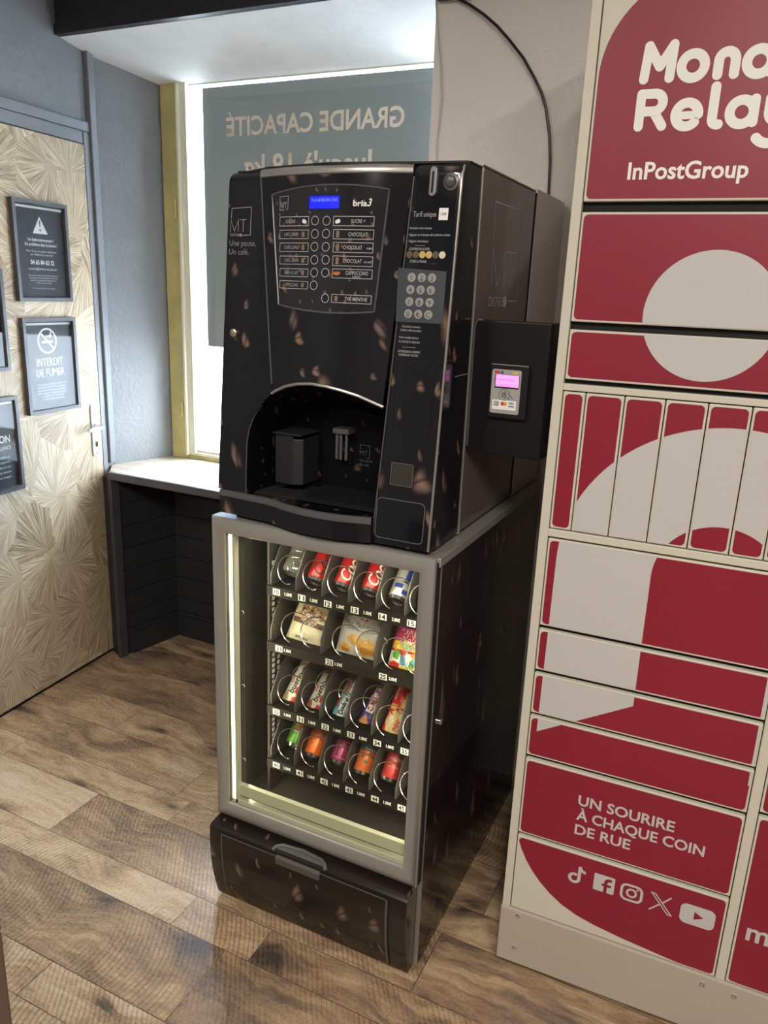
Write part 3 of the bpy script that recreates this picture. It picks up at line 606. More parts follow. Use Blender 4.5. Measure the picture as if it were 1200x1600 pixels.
# ================================================================== SNACK VENDING MACHINE
SN = thing('snack_vending_machine', 'grey-framed snack vending machine with lit glass door under the coffee machine', 'vending machine', (0.30, 0.43, 0))
Wd = 0.60
sp = MB().box(0.594, 0.605, 0.028, 0.856, 0.010, 1.103).build('side_panel', M_['bean_side'], SN)
MB().box(0.5935, 0.6056, 0.0265, 0.0285, 0.008, 1.103).build('panel_edge', M_['silver_trim'], sp)
lk = MB().lathe([(0.009, 0), (0.009, 0.006), (0.006, 0.009)], Matrix.Translation((0.605, 0.072, 0.697)) @ Matrix.Rotation(math.pi/2, 4, 'Y'), 14); lk.build('lock', M_['chrome'], sp, smooth=True)
MB().box(-0.005, 0.006, 0.028, 0.856, 0.010, 1.103).build('side_panel', M_['bean_side'], SN)
MB().box(0.006, 0.594, 0.842, 0.854, 0.010, 1.103).build('back_panel', M_['black'], SN)
ld_ = MB().box(-0.003, 0.603, 0.010, 0.856, 1.120, 1.1235).box(0.597, 0.607, 0.012, 0.858, 1.103, 1.124).box(-0.007, -0.001, 0.012, 0.858, 1.103, 1.124).box(-0.003, 0.603, 0.010, 0.014, 1.106, 1.124)
ld_.build('top_lid', M_['lid'], SN, bevel=0.0015)
for x in (0.04, 0.55):
    for y in (0.10, 0.80): MB().lathe([(0.02, 0), (0.02, 0.012), (0.01, 0.03)], Matrix.Translation((x, y, 0)), 10).build('foot', M_['black'], SN)
# inner liner
li = MB()
li.box(0.006, 0.030, 0.032, 0.80, 0.27, 1.10).box(0.576, 0.594, 0.032, 0.80, 0.27, 1.10).box(0.03, 0.576, 0.78, 0.80, 0.27, 1.10).box(0.03, 0.576, 0.032, 0.80, 1.088, 1.10).box(0.03, 0.576, 0.032, 0.80, 0.26, 0.285)
li.prism([(0.032, 0.286), (0.05, 0.286), (0.60, 0.335), (0.60, 0.286)], lambda a, b, c: (c, a, b), 0.03, 0.576)
lin = li.build('liner', M_['liner'], SN)
rl = MB()   # perforated shelf rail on the left inner wall
for y in (0.13, 0.155):
    for k in range(34):
        z = 0.43+k*0.0165
        rl.box(0.0925, 0.0945, y, y+0.010, z, z+0.010)
MB().box(0.086, 0.0925, 0.118, 0.178, 0.30, 1.08).build('rail_plate', M_['liner'], lin)
# door
IN0, IN1, IZ0, IZ1 = 0.037, 0.561, 0.312, 1.085; OZ0, OZ1 = 0.268, 1.1235
prof = [(0.0, 0.016), (0.0, 0.004), (0.07, 0.0), (0.5, -0.005), (0.93, 0.0015), (1.0, 0.006), (1.0, 0.024)]
def ring(t):
    return [(0.0+(IN0-0.0)*t, OZ0+(IZ0-OZ0)*t), (Wd+(IN1-Wd)*t, OZ0+(IZ0-OZ0)*t), (Wd+(IN1-Wd)*t, OZ1+(IZ1-OZ1)*t), (IN0*t, OZ1+(IZ1-OZ1)*t)]
df = MB()
R = [[(u, y, v) for u, v in ring(t)] for t, y in prof]
for a, b in zip(R, R[1:]):
    for k in range(4): df.add([a[k], a[(k+1) % 4], b[(k+1) % 4], b[k]], [(0, 1, 2, 3)])
df.add([p for p in R[0]]+[p for p in R[-1]], [(0, 1, 5, 4), (1, 2, 6, 5), (2, 3, 7, 6), (3, 0, 4, 7)])
dfo = df.build('door_frame', M_['silver'], SN, smooth=True)
g = MB(); g.box(0.6015, 0.6035, 0.006, 0.024, 0.275, 1.115); g.build('door_gasket', M_['dark'], SN)
fl = MB()
fl.box(0.037, 0.0425, 0.012, 0.030, 0.312, 1.085); fl.box(0.0535, 0.060, 0.012, 0.030, 0.312, 1.085); fl.box(0.037, 0.561, 0.012, 0.030, 0.312, 0.322)
fl.build('inner_frame', mat('aluminium_profile', (0.62, 0.62, 0.52), 0.4, 0.3), SN)
led = MB().box(0.0425, 0.0535, 0.020, 0.030, 0.324, 1.083).build('led_strip', M_['tube_led'], SN)
bar = MB().box(0.056, 0.561, 0.020, 0.034, 0.332, 0.366); bar.build('inner_bar', mat('pale_green_bar', (0.50, 0.52, 0.40), 0.4), SN, bevel=0.002)
MB().box(0.037, 0.561, 0.008, 0.012, 0.312, 1.085).build('door_glass', M_['glass_vend'], SN)
sc = MB()
for z in (0.870, 0.66, 0.437, 0.42): sc.lathe([(0.005, 0), (0.004, 0.003)], Matrix.Translation((0.0665, 0.034, z)) @ Matrix.Rotation(math.pi/2, 4, 'X'), 10)
sc.box(0.060, 0.073, 0.034, 0.036, 0.332, 1.083)
sc.build('hinge_strip', M_['liner'], SN)
for z in (0.870, 0.66, 0.437): MB().lathe([(0.0055, 0), (0.004, 0.003)], Matrix.Translation((0.0665, 0.0345, z)) @ Matrix.Rotation(math.pi/2, 4, 'X'), 10).build('screw', M_['white'], SN)
# delivery bin (kick panel) with flap
KP = [(0.024, 0.262), (-0.030, 0.2555), (-0.0365, 0.249), (-0.038, 0.20), (-0.0345, 0.14), (-0.026, 0.085), (-0.012, 0.030), (-0.006, 0.010), (0.024, 0.010)]
kb = MB(); kb.prism(KP, lambda a, b, c: (c, a, b), 0.0, 0.594); kbo = kb.build('delivery_bin', M_['bean_base'], SN, bevel=0.0015)
def kpy(z):
    Q = KP[1:8]
    for (ya, za), (yb, z_b) in zip(Q, Q[1:]):
        if z_b <= z <= za: return ya+(yb-ya)*(za-z)/(za-z_b)
    return Q[0][0] if z > Q[0][1] else Q[-1][0]
def kgrid(mb, u0, u1, v0, v1, e, n=10):
    mb.grid(1, n, lambda a, b: (u0+(u1-u0)*a, kpy(v0+(v1-v0)*b)-e, v0+(v1-v0)*b)); return mb
gp = MB(); kgrid(gp, 0.036, 0.548, 0.018, 0.2455, 0.0006); gp.build('flap_gap', M_['dark'], kbo)
ed = MB(); kgrid(ed, 0.0405, 0.544, 0.2385, 0.2425, 0.0035, 2); kgrid(ed, 0.5385, 0.544, 0.023, 0.2425, 0.0035); kgrid(ed, 0.0405, 0.044, 0.023, 0.2425, 0.0035)
ed.build('flap_edge', M_['grey_trim'], kbo)
fp = MB(); kgrid(fp, 0.0405, 0.544, 0.021, 0.2425, 0.0030); fpo = fp.build('bin_flap', M_['bean_base'], kbo)
hd = MB()
hd.prism([(-0.043, 0.219), (-0.0455, 0.222), (-0.0455, 0.238), (-0.043, 0.243), (-0.034, 0.245), (-0.034, 0.219)], lambda a, b, c: (c, a, b), 0.218, 0.352)
hd.build('flap_handle', mat('grey_handle', (0.075, 0.068, 0.062), 0.45, bump=(200, .2, .001)), fpo, bevel=0.003)
hd = MB(); hd.tube([(0.205, -0.036, 0.252), (0.212, -0.027, 0.2585), (0.226, -0.018, 0.2605), (0.285, -0.012, 0.2615), (0.344, -0.018, 0.2605), (0.358, -0.027, 0.2585), (0.365, -0.036, 0.252)], 0.0055, 8)
hd.d2(poly([(0.212, -0.034), (0.216, -0.024), (0.23, -0.017), (0.285, -0.012), (0.34, -0.017), (0.354, -0.024), (0.358, -0.034)]), lambda u, v: (u, v, 0.2595-0.10*0.0+0.002*(v+0.03)/0.02))
hd.build('handle_recess', M_['grey_trim'], kbo, smooth=True)
hp_ = MB()
# shelves
LX = [0.142, 0.2185, 0.2950, 0.3715, 0.4480, 0.5245]
DIVS = [0.1035+0.0765*i for i in range(7)]
def spiral_mesh(r, turns, pitch, ph, wr=0.0019):
    n = int(turns*26); return [(r*math.cos(ph-6.28318*k/26), pitch*k/26, r*math.sin(ph-6.28318*k/26)) for k in range(n+1)]
def shelf(zf, kind, idx):
    s = MB(); s.box(0.098, 0.574, 0.104, 0.74, zf+0.004, zf+0.010); s.box(0.096, 0.574, 0.100, 0.106, zf-0.014, zf+0.013)
    so_ = s.build('shelf', M_['tray'], SN)
    dv = [0, 2, 4, 6] if kind == 'wide' else range(7)
    prof_ = [(0.108, zf+0.010), (0.108, zf+0.045), (0.150, zf+0.105), (0.185, zf+0.128), (0.70, zf+0.128), (0.70, zf+0.010)] if kind != 'wide' else [(0.108, zf+0.010), (0.108, zf+0.05), (0.128, zf+0.09), (0.165, zf+0.128), (0.70, zf+0.128), (0.70, zf+0.010)]
    for i in dv:
        d = MB(); x = DIVS[i]; d.prism(prof_, lambda a, b, c: (c, a, b), x-0.0012, x+0.0012); d.build('divider', M_['divider'], so_)
        e = MB(); e.tube([(x, y, z) for y, z in prof_[:5]], 0.0016, 6); 
    lanes = LX if kind != 'wide' else [0.156, 0.217, 0.312, 0.382, 0.455, 0.520]
    r = 0.0345
    for i, x in enumerate(lanes):
        ph = {0: 5.3, 1: 5.35, 2: 4.9, 3: 4.75, 4: 4.65, 5: 4.6}[i] if kind != 'wide' else 4.9
        m = MB(); m.tube([(x+a, 0.110+b, zf+0.055+c) for a, b, c in spiral_mesh(r, 4.3, 0.075, ph)], 0.0016, 6)
        m.build('spiral', M_['steel'], so_, smooth=True)
    S = front(0.100, 0.0006); S2 = front(0.100, 0.0011)
    for i in range(6):
        if kind == 'wide' and i % 2: continue
        lb = MB()
        x = DIVS[i]+0.012; n = '%d%d' % (idx, i if kind != 'wide' else i+1)
        if kind == 'wide': x = DIVS[i]+0.020
        lb.d2(rect(x, x+0.022, zf-0.0085, zf+0.0085), S)
        lb.cm = 1; lb.d2(text(n, x+0.003, zf-0.006, 0.012, 0.016, bold=0.03), S2); lb.cm = 0
        lb.d2(text({1: '1.50€', 2: '1.30€' if i < 4 else '2.00€', 3: '1.00€', 4: '1.50€'}[idx] if not (idx == 1 and i == 4) else '2.80€', x+(0.027 if kind == 'wide' else 0.036), zf-0.004, 0.008, 0.022, bold=0.03), S)
        lb.build('price_label', [M_['print_white'], M_['print_black']], so_)
    return so_
shelf(0.916, 'n', 1); shelf(0.757, 'wide', 2); shelf(0.567, 'n', 3); shelf(0.401, 'n', 4)
rl.build('shelf_rail', M_['white'], lin)

# ------------------------------------------------------------------ products
def fmap(c, r, up, rt): pass
CAMP = Vector((1.1635, -1.4656, 1.6732))
def lean_mtx(P, deg):
    return Matrix.Translation(P) @ Matrix.Rotation(-math.radians(deg), 4, 'X')
def can(label, P, col, deco, deg=45, r=0.0255, h=0.130, group=None, top=None):
    t = thing('drink_can', label, 'can', P, 0, 'drink cans in the snack machine'); Mx = lean_mtx(Vector(P), deg)
    b = MB(); b.lathe([(r-0.001, 0.008), (r, 0.011), (r, h-0.014), (r-0.004, h-0.004)], Mx, 28, False, False); b.build('can_body', col, t, smooth=True)
    e = MB(); e.lathe([(r-0.012, 0.006), (r-0.0075, 0.0035), (r-0.006, 0.0), (r-0.0045, 0.0), (r-0.001, 0.008)], Mx, 28, True, False); e.build('can_base', M_['chrome'], t, smooth=True)
    e = MB(); e.lathe([(r-0.004, h-0.004), (r-0.004, h), (r-0.006, h), (r-0.007, h-0.003)], Mx, 28, False, True); e.build('can_lid', M_['chrome'], t, smooth=True)
    loc = Mx.inverted() @ CAMP; a0 = math.atan2(loc.y, loc.x)
    S = lambda lift: (lambda u, v: Mx @ Vector(((r+lift)*math.cos(a0+u/r), (r+lift)*math.sin(a0+u/r), v)))
    for nm, m, sh, lf in deco:
        q = MB(); q.d2(sh, S(lf)); q.build(nm, m, t)
    return t
red_can = mat('red_can', (0.50, 0.012, 0.012), 0.3, 0.3); wh = M_['print_white']
HP = math.pi/2
def coke(label, P, col, ink, grp=None):
    return can(label, P, col, [('lettering', ink, text('Coca', 0.009, 0.014, 0.031, 0.070, bold=0.012, shear=0.35, rot=HP*0.86), 0.0006)], group=grp)
b_ = thing('water_bottle', 'clear plastic water bottle at the left end of the top shelf', 'bottle', (0.138, 0.150, 0.953))
Mx = lean_mtx(Vector((0.138, 0.150, 0.953)), 45); q = MB()
q.lathe([(0.012, 0.006), (0.020, 0.0), (0.026, 0.006), (0.0265, 0.03), (0.0245, 0.034), (0.0265, 0.038), (0.0265, 0.05), (0.0245, 0.054), (0.0265, 0.058), (0.0265, 0.09), (0.020, 0.12), (0.012, 0.14), (0.012, 0.15)], Mx, 24)
q.build('bottle_body', M_['glass_bottle'], b_, smooth=True)
q = MB().lathe([(0.014, 0.148), (0.014, 0.165)], Mx, 20); q.build('cap', M_['white'], b_, smooth=True)
coke('red cola can with black script, right beside the water bottle', (0.211, 0.150, 0.943), red_can, M_['print_black'])
coke('red cola can with white script, middle of the top shelf next to the black-script can', (0.291, 0.150, 0.943), red_can, wh, 'red cola cans with white script')
coke('red cola can with white script, beside the blue and silver energy drink can', (0.370, 0.150, 0.945), red_can, wh, 'red cola cans with white script')
silver_can = mat('silver_can', (0.62, 0.63, 0.62), 0.3, 0.5); blue_ = mat('blue_print', (0.03, 0.06, 0.36), 0.35, 0.2)
eb = join(rect(0.0, 0.022, 0.045, 0.118, 4, 1), rect(-0.022, 0.0, 0.028, 0.040, 4, 1), rect(0.002, 0.022, 0.014, 0.026, 4, 1))
ey = join(rect(-0.010, 0.010, 0.098, 0.112, 3, 1)); er = join(text('Red', -0.010, 0.104, 0.010, 0.02, bold=.04), text('Bull', -0.010, 0.092, 0.010, 0.02, bold=.04))
can('blue and silver energy drink can behind the rightmost full spiral of the top shelf', (0.446, 0.150, 0.940), silver_can, [('blue_panels', blue_, eb, 0.0004), ('yellow_disc', mat('yellow_print', (0.7, 0.5, 0.05), 0.4), ey, 0.0006), ('lettering', mat('red_print', (0.55, 0.02, 0.02), 0.4), er, 0.0009)], 48)
can('blue and silver energy drink can half hidden by the right door frame', (0.524, 0.150, 0.940), silver_can, [('blue_panels', blue_, eb, 0.0004)], 48)
ZB = 0.425
green_ = mat('green_can', (0.06, 0.22, 0.015), 0.35, 0.2)
can('green drink can at the left end of the bottom shelf', (0.140, 0.165, ZB), green_, [('label_panel', mat('brown_panel', (0.28, 0.11, 0.05), 0.4), rect(-0.016, 0.016, 0.045, 0.072, 5, 1), 0.0004), ('white_panel', wh, rect(-0.016, 0.016, 0.040, 0.045, 5, 1), 0.0005), ('lettering', mat('pale_green_print', (0.35, 0.5, 0.3), 0.5), text('VERT', -0.014, 0.095, 0.016, 0.03, bold=0.02), 0.0006)], 45)
can('plain orange drink can on the bottom shelf', (0.209, 0.150, ZB-0.002), mat('orange_can', (0.80, 0.16, 0.01), 0.3, 0.15), [], 45)
can('magenta drink can on the bottom shelf', (0.288, 0.155, ZB), mat('magenta_can', (0.36, 0.03, 0.12), 0.32, 0.2), [('oval_logo', mat('red_oval', (0.5, 0.02, 0.03), 0.4), annulus(0.002, 0.085, 0.012, 0.017, 24), 0.0005), ('oval_field', wh, disc(0.002, 0.085, 0.012, 20), 0.0006), ('lettering', mat('pink_print', (0.7, 0.35, 0.45), 0.4), join(text('CHERRY', -0.013, 0.042, 0.007, 0.022, bold=.02), border(-0.018, 0.018, 0.014, 0.060, 0.0012, 4)), 0.0006)], 45)
can('orange and green fruit drink can on the bottom shelf', (0.366, 0.150, ZB-0.004), mat('peach_can', (0.78, 0.17, 0.04), 0.32, 0.1), [('dark_field', mat('teal_field', (0.06, 0.20, 0.17), 0.4), rect(-0.026, 0.026, 0.062, 0.118, 8, 1), 0.0004), ('lettering', mat('red_letters', (0.55, 0.03, 0.04), 0.4), text('Oasis', -0.024, 0.084, 0.022, 0.052, bold=.03, shear=.2, rot=0.25), 0.0008), ('small_letters', wh, join(text('FRUITS', -0.010, 0.074, 0.008, 0.03, bold=.03), text('TROPICAL', -0.012, 0.064, 0.007, 0.032, bold=.03)), 0.0008), ('leaves', mat('leaf_green', (0.03, 0.22, 0.03), 0.4), join(disc(-0.012, 0.045, 0.005, 12, 0.003), disc(0.0, 0.034, 0.006, 12, 0.004)), 0.0008)], 40)
can('red drink can with yellow band on the bottom shelf', (0.447, 0.150, ZB+0.002), mat('coral_can', (0.62, 0.05, 0.05), 0.32, 0.15), [('yellow_band', mat('yellow_band', (0.75, 0.68, 0.02), 0.4), rect(-0.026, 0.026, 0.088, 0.115, 8, 1), 0.0004), ('green_patch', mat('lime_patch', (0.25, 0.35, 0.10), 0.4), rect(0.006, 0.027, 0.062, 0.086, 4, 1), 0.0004), ('lettering', M_['print_black'], text('Schweppes', -0.022, 0.094, 0.015, 0.05, bold=.01, shear=.2), 0.0008), ('small_letters', mat('pale_pink', (0.75, 0.45, 0.40), 0.4), join(text('AGRUMES', -0.018, 0.054, 0.008, 0.036, bold=.02), text('boisson gazeuse', -0.018, 0.044, 0.006, 0.036), text('aux fruits', -0.018, 0.034, 0.006, 0.03)), 0.0008)], 42)
can('red drink can almost hidden by the right door frame on the bottom shelf', (0.526, 0.155, ZB), mat('dark_red_can', (0.45, 0.03, 0.02), 0.32, 0.15), [], 42)

def pouch(name, label, cat, P, w, h, deg, thick, col, deco, tilt=0.0, twist=0.0, crimp=0.008, group=None):
    t = thing(name, label, cat, P, 0, 'snack bags on the second shelf' if 'bag' in name else 'bars and wafers on the third shelf')
    Mx = Matrix.Translation(P) @ Matrix.Rotation(-math.radians(deg), 4, 'X') @ Matrix.Rotation(tilt, 4, 'Y') @ Matrix.Rotation(twist, 4, 'Z')
    def yb(u, v):
        a = max(0.0, 1-(2*abs(u)/w)**3); k = max(0.0, min(1.0, (v-crimp)/(h*0.22))) * max(0.0, min(1.0, (h-crimp-v)/(h*0.22)))
        k = math.sin(k*math.pi/2)
        return thick*a**0.6*k*0.5 + 0.0011*math.sin(u*260+v*90)*a*k + 0.0015*math.sin(v*170+u*60)*a*k
    def S(e): return lambda u, v: Mx @ Vector((u, -yb(u, v)-e, v))
    b = MB()
    zz = lambda u: 0.0
    for sg in (-1, 1):
        b.grid(14, 22, lambda i, j: Mx @ Vector(((i-0.5)*w, sg*(yb((i-0.5)*w, j*h)+0.0004), j*h)))
    b.build('wrapper', col, t, smooth=True)
    cr = MB()
    for v0 in (0.001, h-crimp+0.001): cr.d2(rect(-w/2, w/2, v0, v0+crimp-0.002, 8, 1), S(0.0008))
    cr.build('crimped_seams', mat(col.name+'_seam', tuple(col.node_tree.nodes['Principled BSDF'].inputs[0].default_value[:3]), 0.35), t)
    for nm, m, sh, e in deco:
        q = MB(); q.d2(sh, S(0.0007+e)); q.build(nm, m, t)
    return t
def blob(cu, cv, ru, rv, seed, n=18, nn=3):
    rnd = random.Random(seed); P = []
    ks = [rnd.uniform(0.8, 1.15) for _ in range(n)]
    V = [(cu, cv)]; F = []
    for j in range(1, nn+1):
        for k in range(n): V.append((cu+ru*j/nn*ks[k]*math.cos(6.28318*k/n), cv+rv*j/nn*ks[k]*math.sin(6.28318*k/n)))
    for k in range(n): F.append((0, 1+k, 1+(k+1) % n))
    for j in range(nn-1):
        for k in range(n): F.append((1+j*n+k, 1+j*n+(k+1) % n, 1+(j+1)*n+(k+1) % n, 1+(j+1)*n+k))
    return V, F
def crunch_(cu, cv, ru, rv, n, seed):
    r = random.Random(seed); o = ([], [])
    for _ in range(n):
        a = r.uniform(0, 6.28); d = math.sqrt(r.random())*0.85; o = join(o, disc(cu+ru*d*math.cos(a), cv+rv*d*math.sin(a), r.uniform(.0015, .004), 8))
    return o
foil = lambda n, c: mat(n, c, 0.33)
cream_f = foil('cream_foil', (0.66, 0.60, 0.42)); choc = mat('chocolate_print', (0.10, 0.045, 0.025), 0.45); biscuit = mat('biscuit_print', (0.45, 0.24, 0.10), 0.5)
pouch('cookie_bag', 'cream cookie bag with brown band on the second shelf', 'snack bag', (0.178, 0.148, 0.752), 0.118, 0.150, 30, 0.035, cream_f,
      [('cookie_picture', biscuit, join(blob(0.0, 0.092, 0.042, 0.022, 1), blob(0.004, 0.122, 0.038, 0.006, 2)), 0.0002), ('chips', choc, crunch_(0, 0.096, 0.038, 0.018, 20, 3), 0.0006), ('brown_band', choc, rect(-0.050, 0.050, 0.058, 0.072, 12, 2), 0.0003),
       ('lettering', M_['print_white'], join(text('Cookie', -0.026, 0.078, 0.017, 0.056, bold=.02), text('AUX PÉPITES DE', -0.025, 0.0665, 0.0045, 0.05, bold=.02), text('CHOCOLAT', -0.016, 0.060, 0.0045, 0.036, bold=.02)), 0.0009), ('dark_letters', choc, text('artisanal', -0.026, 0.020, 0.007, 0.040, bold=.03, shear=.2), 0.0006), ('pale_badge', mat('pale_badge', (0.62, 0.60, 0.45), .5), blob(-0.006, 0.024, 0.028, 0.013, 5), 0.0003)], tilt=0.10)
white_f = foil('white_foil', (0.62, 0.60, 0.56)); gold_p = mat('madeleine_print', (0.72, 0.40, 0.08), 0.45); gold2 = mat('madeleine_shade', (0.58, 0.26, 0.04), 0.45)
pouch('madeleine_bag', 'white mini madeleines bag with golden cakes on the second shelf', 'snack bag', (0.341, 0.146, 0.757), 0.126, 0.150, 24, 0.034, white_f,
      [('cake_picture', gold_p, join(blob(0.026, 0.036, 0.031, 0.024, 7), blob(-0.010, 0.050, 0.022, 0.014, 8), blob(-0.034, 0.026, 0.018, 0.012, 9)), 0.0002), ('cake_shade', gold2, join(blob(0.026, 0.028, 0.024, 0.008, 11), blob(-0.034, 0.020, 0.013, 0.005, 12)), 0.0005),
       ('red_badge', mat('red_badge', (0.50, 0.02, 0.03), .4), blob(0.006, 0.112, 0.020, 0.010, 13), 0.0003), ('badge_letters', wh, text('Bijou', -0.009, 0.1085, 0.008, 0.030, bold=.03, shear=.2), 0.0007), ('flag_blue', M_['print_black'], rect(-0.046, -0.042, 0.106, 0.117), 0.0005), ('flag_red', mat('red_badge', (0, 0, 0)), rect(-0.038, -0.034, 0.106, 0.117), 0.0005),
       ('lettering', mat('navy_print', (0.06, 0.07, 0.13), .5), join(text('Mini Madeleines', -0.048, 0.083, 0.014, 0.096, bold=.0, shear=.3)), 0.0006), ('small_letters', mat('blue_grey_print', (0.30, 0.36, 0.45), .5), text('Madeleines aux Œufs frais', -0.038, 0.073, 0.006, 0.078, bold=0, shear=.3), 0.0006)], tilt=0.02)
pink_f = foil('pink_foil', (0.72, 0.05, 0.25)); yel = mat('yellow_foil_print', (0.85, 0.62, 0.03), .4); 
cdy = [(mat('candy_%s' % n, c, .4)) for n, c in (('green', (0.08, 0.35, 0.06)), ('red', (0.6, 0.03, 0.03)), ('blue', (0.15, 0.42, 0.55)), ('orange', (0.8, 0.25, 0.03)))]
pouch('candy_bag', 'pink and yellow candy bag at the right end of the second shelf', 'snack bag', (0.482, 0.142, 0.752), 0.104, 0.150, 30, 0.034, pink_f,
      [('yellow_field', yel, rect(-0.052, 0.052, 0.006, 0.080, 12, 10), 0.0001), ('white_field', wh, rect(-0.050, 0.052, 0.018, 0.056, 12, 8), 0.0003), ('red_stripe', mat('red_badge', (0, 0, 0)), rect(-0.050, 0.052, 0.053, 0.059, 12, 1), 0.0005), ('orange_spots', mat('candy_orange', (0, 0, 0)), join(blob(-0.040, 0.128, 0.010, 0.012, 21), blob(-0.010, 0.134, 0.006, 0.008, 22)), 0.0003),
       ('green_sweets', cdy[0], join(blob(-0.030, 0.044, 0.013, 0.012, 23), blob(0.010, 0.026, 0.010, 0.010, 24)), 0.0006), ('red_sweets', cdy[1], join(blob(-0.034, 0.020, 0.016, 0.008, 25), blob(-0.014, 0.050, 0.009, 0.006, 29)), 0.0006), ('blue_sweets', cdy[2], join(blob(-0.010, 0.034, 0.010, 0.013, 26), blob(0.024, 0.036, 0.012, 0.010, 27)), 0.0007), ('orange_sweets', cdy[3], blob(0.020, 0.050, 0.012, 0.007, 28), 0.0008),
       ('letter_halo', mat('pale_pink_halo', (0.80, 0.55, 0.60), .4), text('HARIBO', -0.031, 0.0825, 0.025, 0.092, bold=.085), 0.0008), ('lettering', mat('red_badge', (0, 0, 0)), text('HARIBO', -0.029, 0.084, 0.022, 0.088, bold=.03), 0.0012), ('blue_letters', cdy[2], text('Happy Cola', -0.026, 0.064, 0.015, 0.080, bold=.02), 0.0010)], tilt=0.0)
bw = foil('white_bar_foil', (0.66, 0.63, 0.57)); brd = mat('bright_red_print', (0.62, 0.02, 0.02), .4)
def bueno(label, P, tint, seed):
    pouch('chocolate_bar', label, 'chocolate bar', P, 0.046, 0.150, 46, 0.022, bw,
      [('red_waves', brd, join(blob(0.015, 0.020, 0.008, 0.016, seed), blob(0.016, 0.055, 0.006, 0.014, seed+1), blob(0.016, 0.128, 0.007, 0.014, seed+3)), 0.0002), ('chocolate_picture', choc, join(blob(0.004, 0.112, 0.005, 0.016, seed+4, 10, 2), blob(-0.004, 0.012, 0.012, 0.004, seed+5, 10, 2)), 0.0003), ('nut_picture', tint, join(blob(-0.012, 0.026, 0.009, 0.016, seed+6), blob(-0.008, 0.134, 0.012, 0.010, seed+7)), 0.0002),
       ('red_letters', brd, text('kinder', -0.010, 0.068, 0.006, 0.022, bold=.03, rot=HP), 0.0006), ('lettering', M_['print_black'], text('bueno', 0.008, 0.040, 0.017, 0.062, bold=.02, shear=.15, rot=HP), 0.0006)], tilt=0.10, group='white chocolate bars with red waves')
bueno('white and red chocolate bar with beige end, first on the third shelf', (0.128, 0.142, 0.560), mat('hazel_print', (0.50, 0.38, 0.20), .5), 31)
bueno('white and red chocolate bar with red-brown nuts, second on the third shelf', (0.206, 0.140, 0.556), mat('nut_red_print', (0.42, 0.10, 0.04), .5), 51)
oblue = foil('sky_blue_foil', (0.16, 0.42, 0.55))
pouch('biscuit_bar', 'sky blue and brown biscuit bar in the middle of the third shelf', 'biscuit bar', (0.288, 0.142, 0.558), 0.046, 0.150, 42, 0.020, oblue,
      [('brown_field', mat('cocoa_print', (0.22, 0.12, 0.08), .5), rect(-0.0225, 0.0, 0.078, 0.150, 4, 8), 0.0001), ('pale_field', white_f, rect(0.0, 0.0225, 0.078, 0.150, 4, 8), 0.0001), ('bean_spots', choc, join(blob(0.010, 0.130, 0.005, 0.006, 61, 10, 2), blob(0.014, 0.108, 0.004, 0.005, 62, 10, 2)), 0.0004), ('red_tag', brd, rect(-0.019, -0.012, 0.040, 0.070, 2, 4), 0.0004),
       ('white_label', wh, rect(-0.006, 0.012, 0.018, 0.076, 4, 6), 0.0003), ('lettering', M_['print_black'], text('Double!', 0.009, 0.026, 0.013, 0.046, bold=.05, rot=HP), 0.0007)], tilt=0.12)
pouch('biscuit_bar', 'purple crunchy wafer bar with white and red lettering on the third shelf', 'biscuit bar', (0.362, 0.140, 0.558), 0.038, 0.155, 46, 0.020, foil('purple_foil', (0.085, 0.045, 0.26)),
      [('white_label', wh, rect(-0.009, 0.013, 0.052, 0.142, 4, 8), 0.0002), ('lettering', mat('crimson_letters', (0.40, 0.01, 0.05), .4), text('CRUNCH', 0.009, 0.056, 0.015, 0.082, bold=.045, rot=HP), 0.0006), ('wafer_picture', mat('wafer_print', (0.70, 0.25, 0.08), .5), join(blob(-0.002, 0.024, 0.014, 0.015, 71), blob(-0.011, 0.095, 0.004, 0.006, 72, 10, 2)), 0.0003)], tilt=0.14)
pouch('wafer_pack', 'red wafer pack with round cream label on the third shelf', 'wafer pack', (0.447, 0.138, 0.557), 0.060, 0.152, 38, 0.022, foil('scarlet_foil', (0.58, 0.02, 0.02)),
      [('cream_label', mat('cream_label', (0.72, 0.55, 0.25), .5), blob(0.0, 0.045, 0.028, 0.032, 81, 24), 0.0002), ('label_letters', wh, text('Lago', -0.007, 0.032, 0.012, 0.030, bold=.02, shear=.2, rot=HP), 0.0006), ('red_letters', brd, text('Poker', 0.012, 0.026, 0.011, 0.036, bold=.02, shear=.2, rot=HP), 0.0006), ('wafer_picture', mat('wafer_yellow', (0.75, 0.45, 0.10), .5), join(rect(0.002, 0.014, 0.075, 0.112, 3, 5), blob(0.012, 0.125, 0.010, 0.011, 83), rect(-0.024, -0.006, 0.078, 0.092, 4, 3)), 0.0003), ('white_letters', wh, text('WAFERS', -0.018, 0.104, 0.005, 0.034, bold=.03, rot=HP), 0.0006), ('chocolate_picture', choc, crunch_(0.014, 0.098, 0.008, 0.010, 10, 84), 0.0006)], tilt=0.08)
pouch('chocolate_bar', 'lilac chocolate bar half hidden by the right door frame on the third shelf', 'chocolate bar', (0.526, 0.140, 0.558), 0.046, 0.145, 36, 0.020, foil('lilac_foil', (0.42, 0.26, 0.68)),
      [('white_letters', wh, text('Milka', 0.0, 0.065, 0.016, 0.05, bold=.02, shear=.2, rot=HP), 0.0005), ('orange_picture', mat('orange_pic', (0.72, 0.36, 0.05), .5), blob(-0.006, 0.028, 0.012, 0.014, 91), 0.0003)], tilt=0.08)

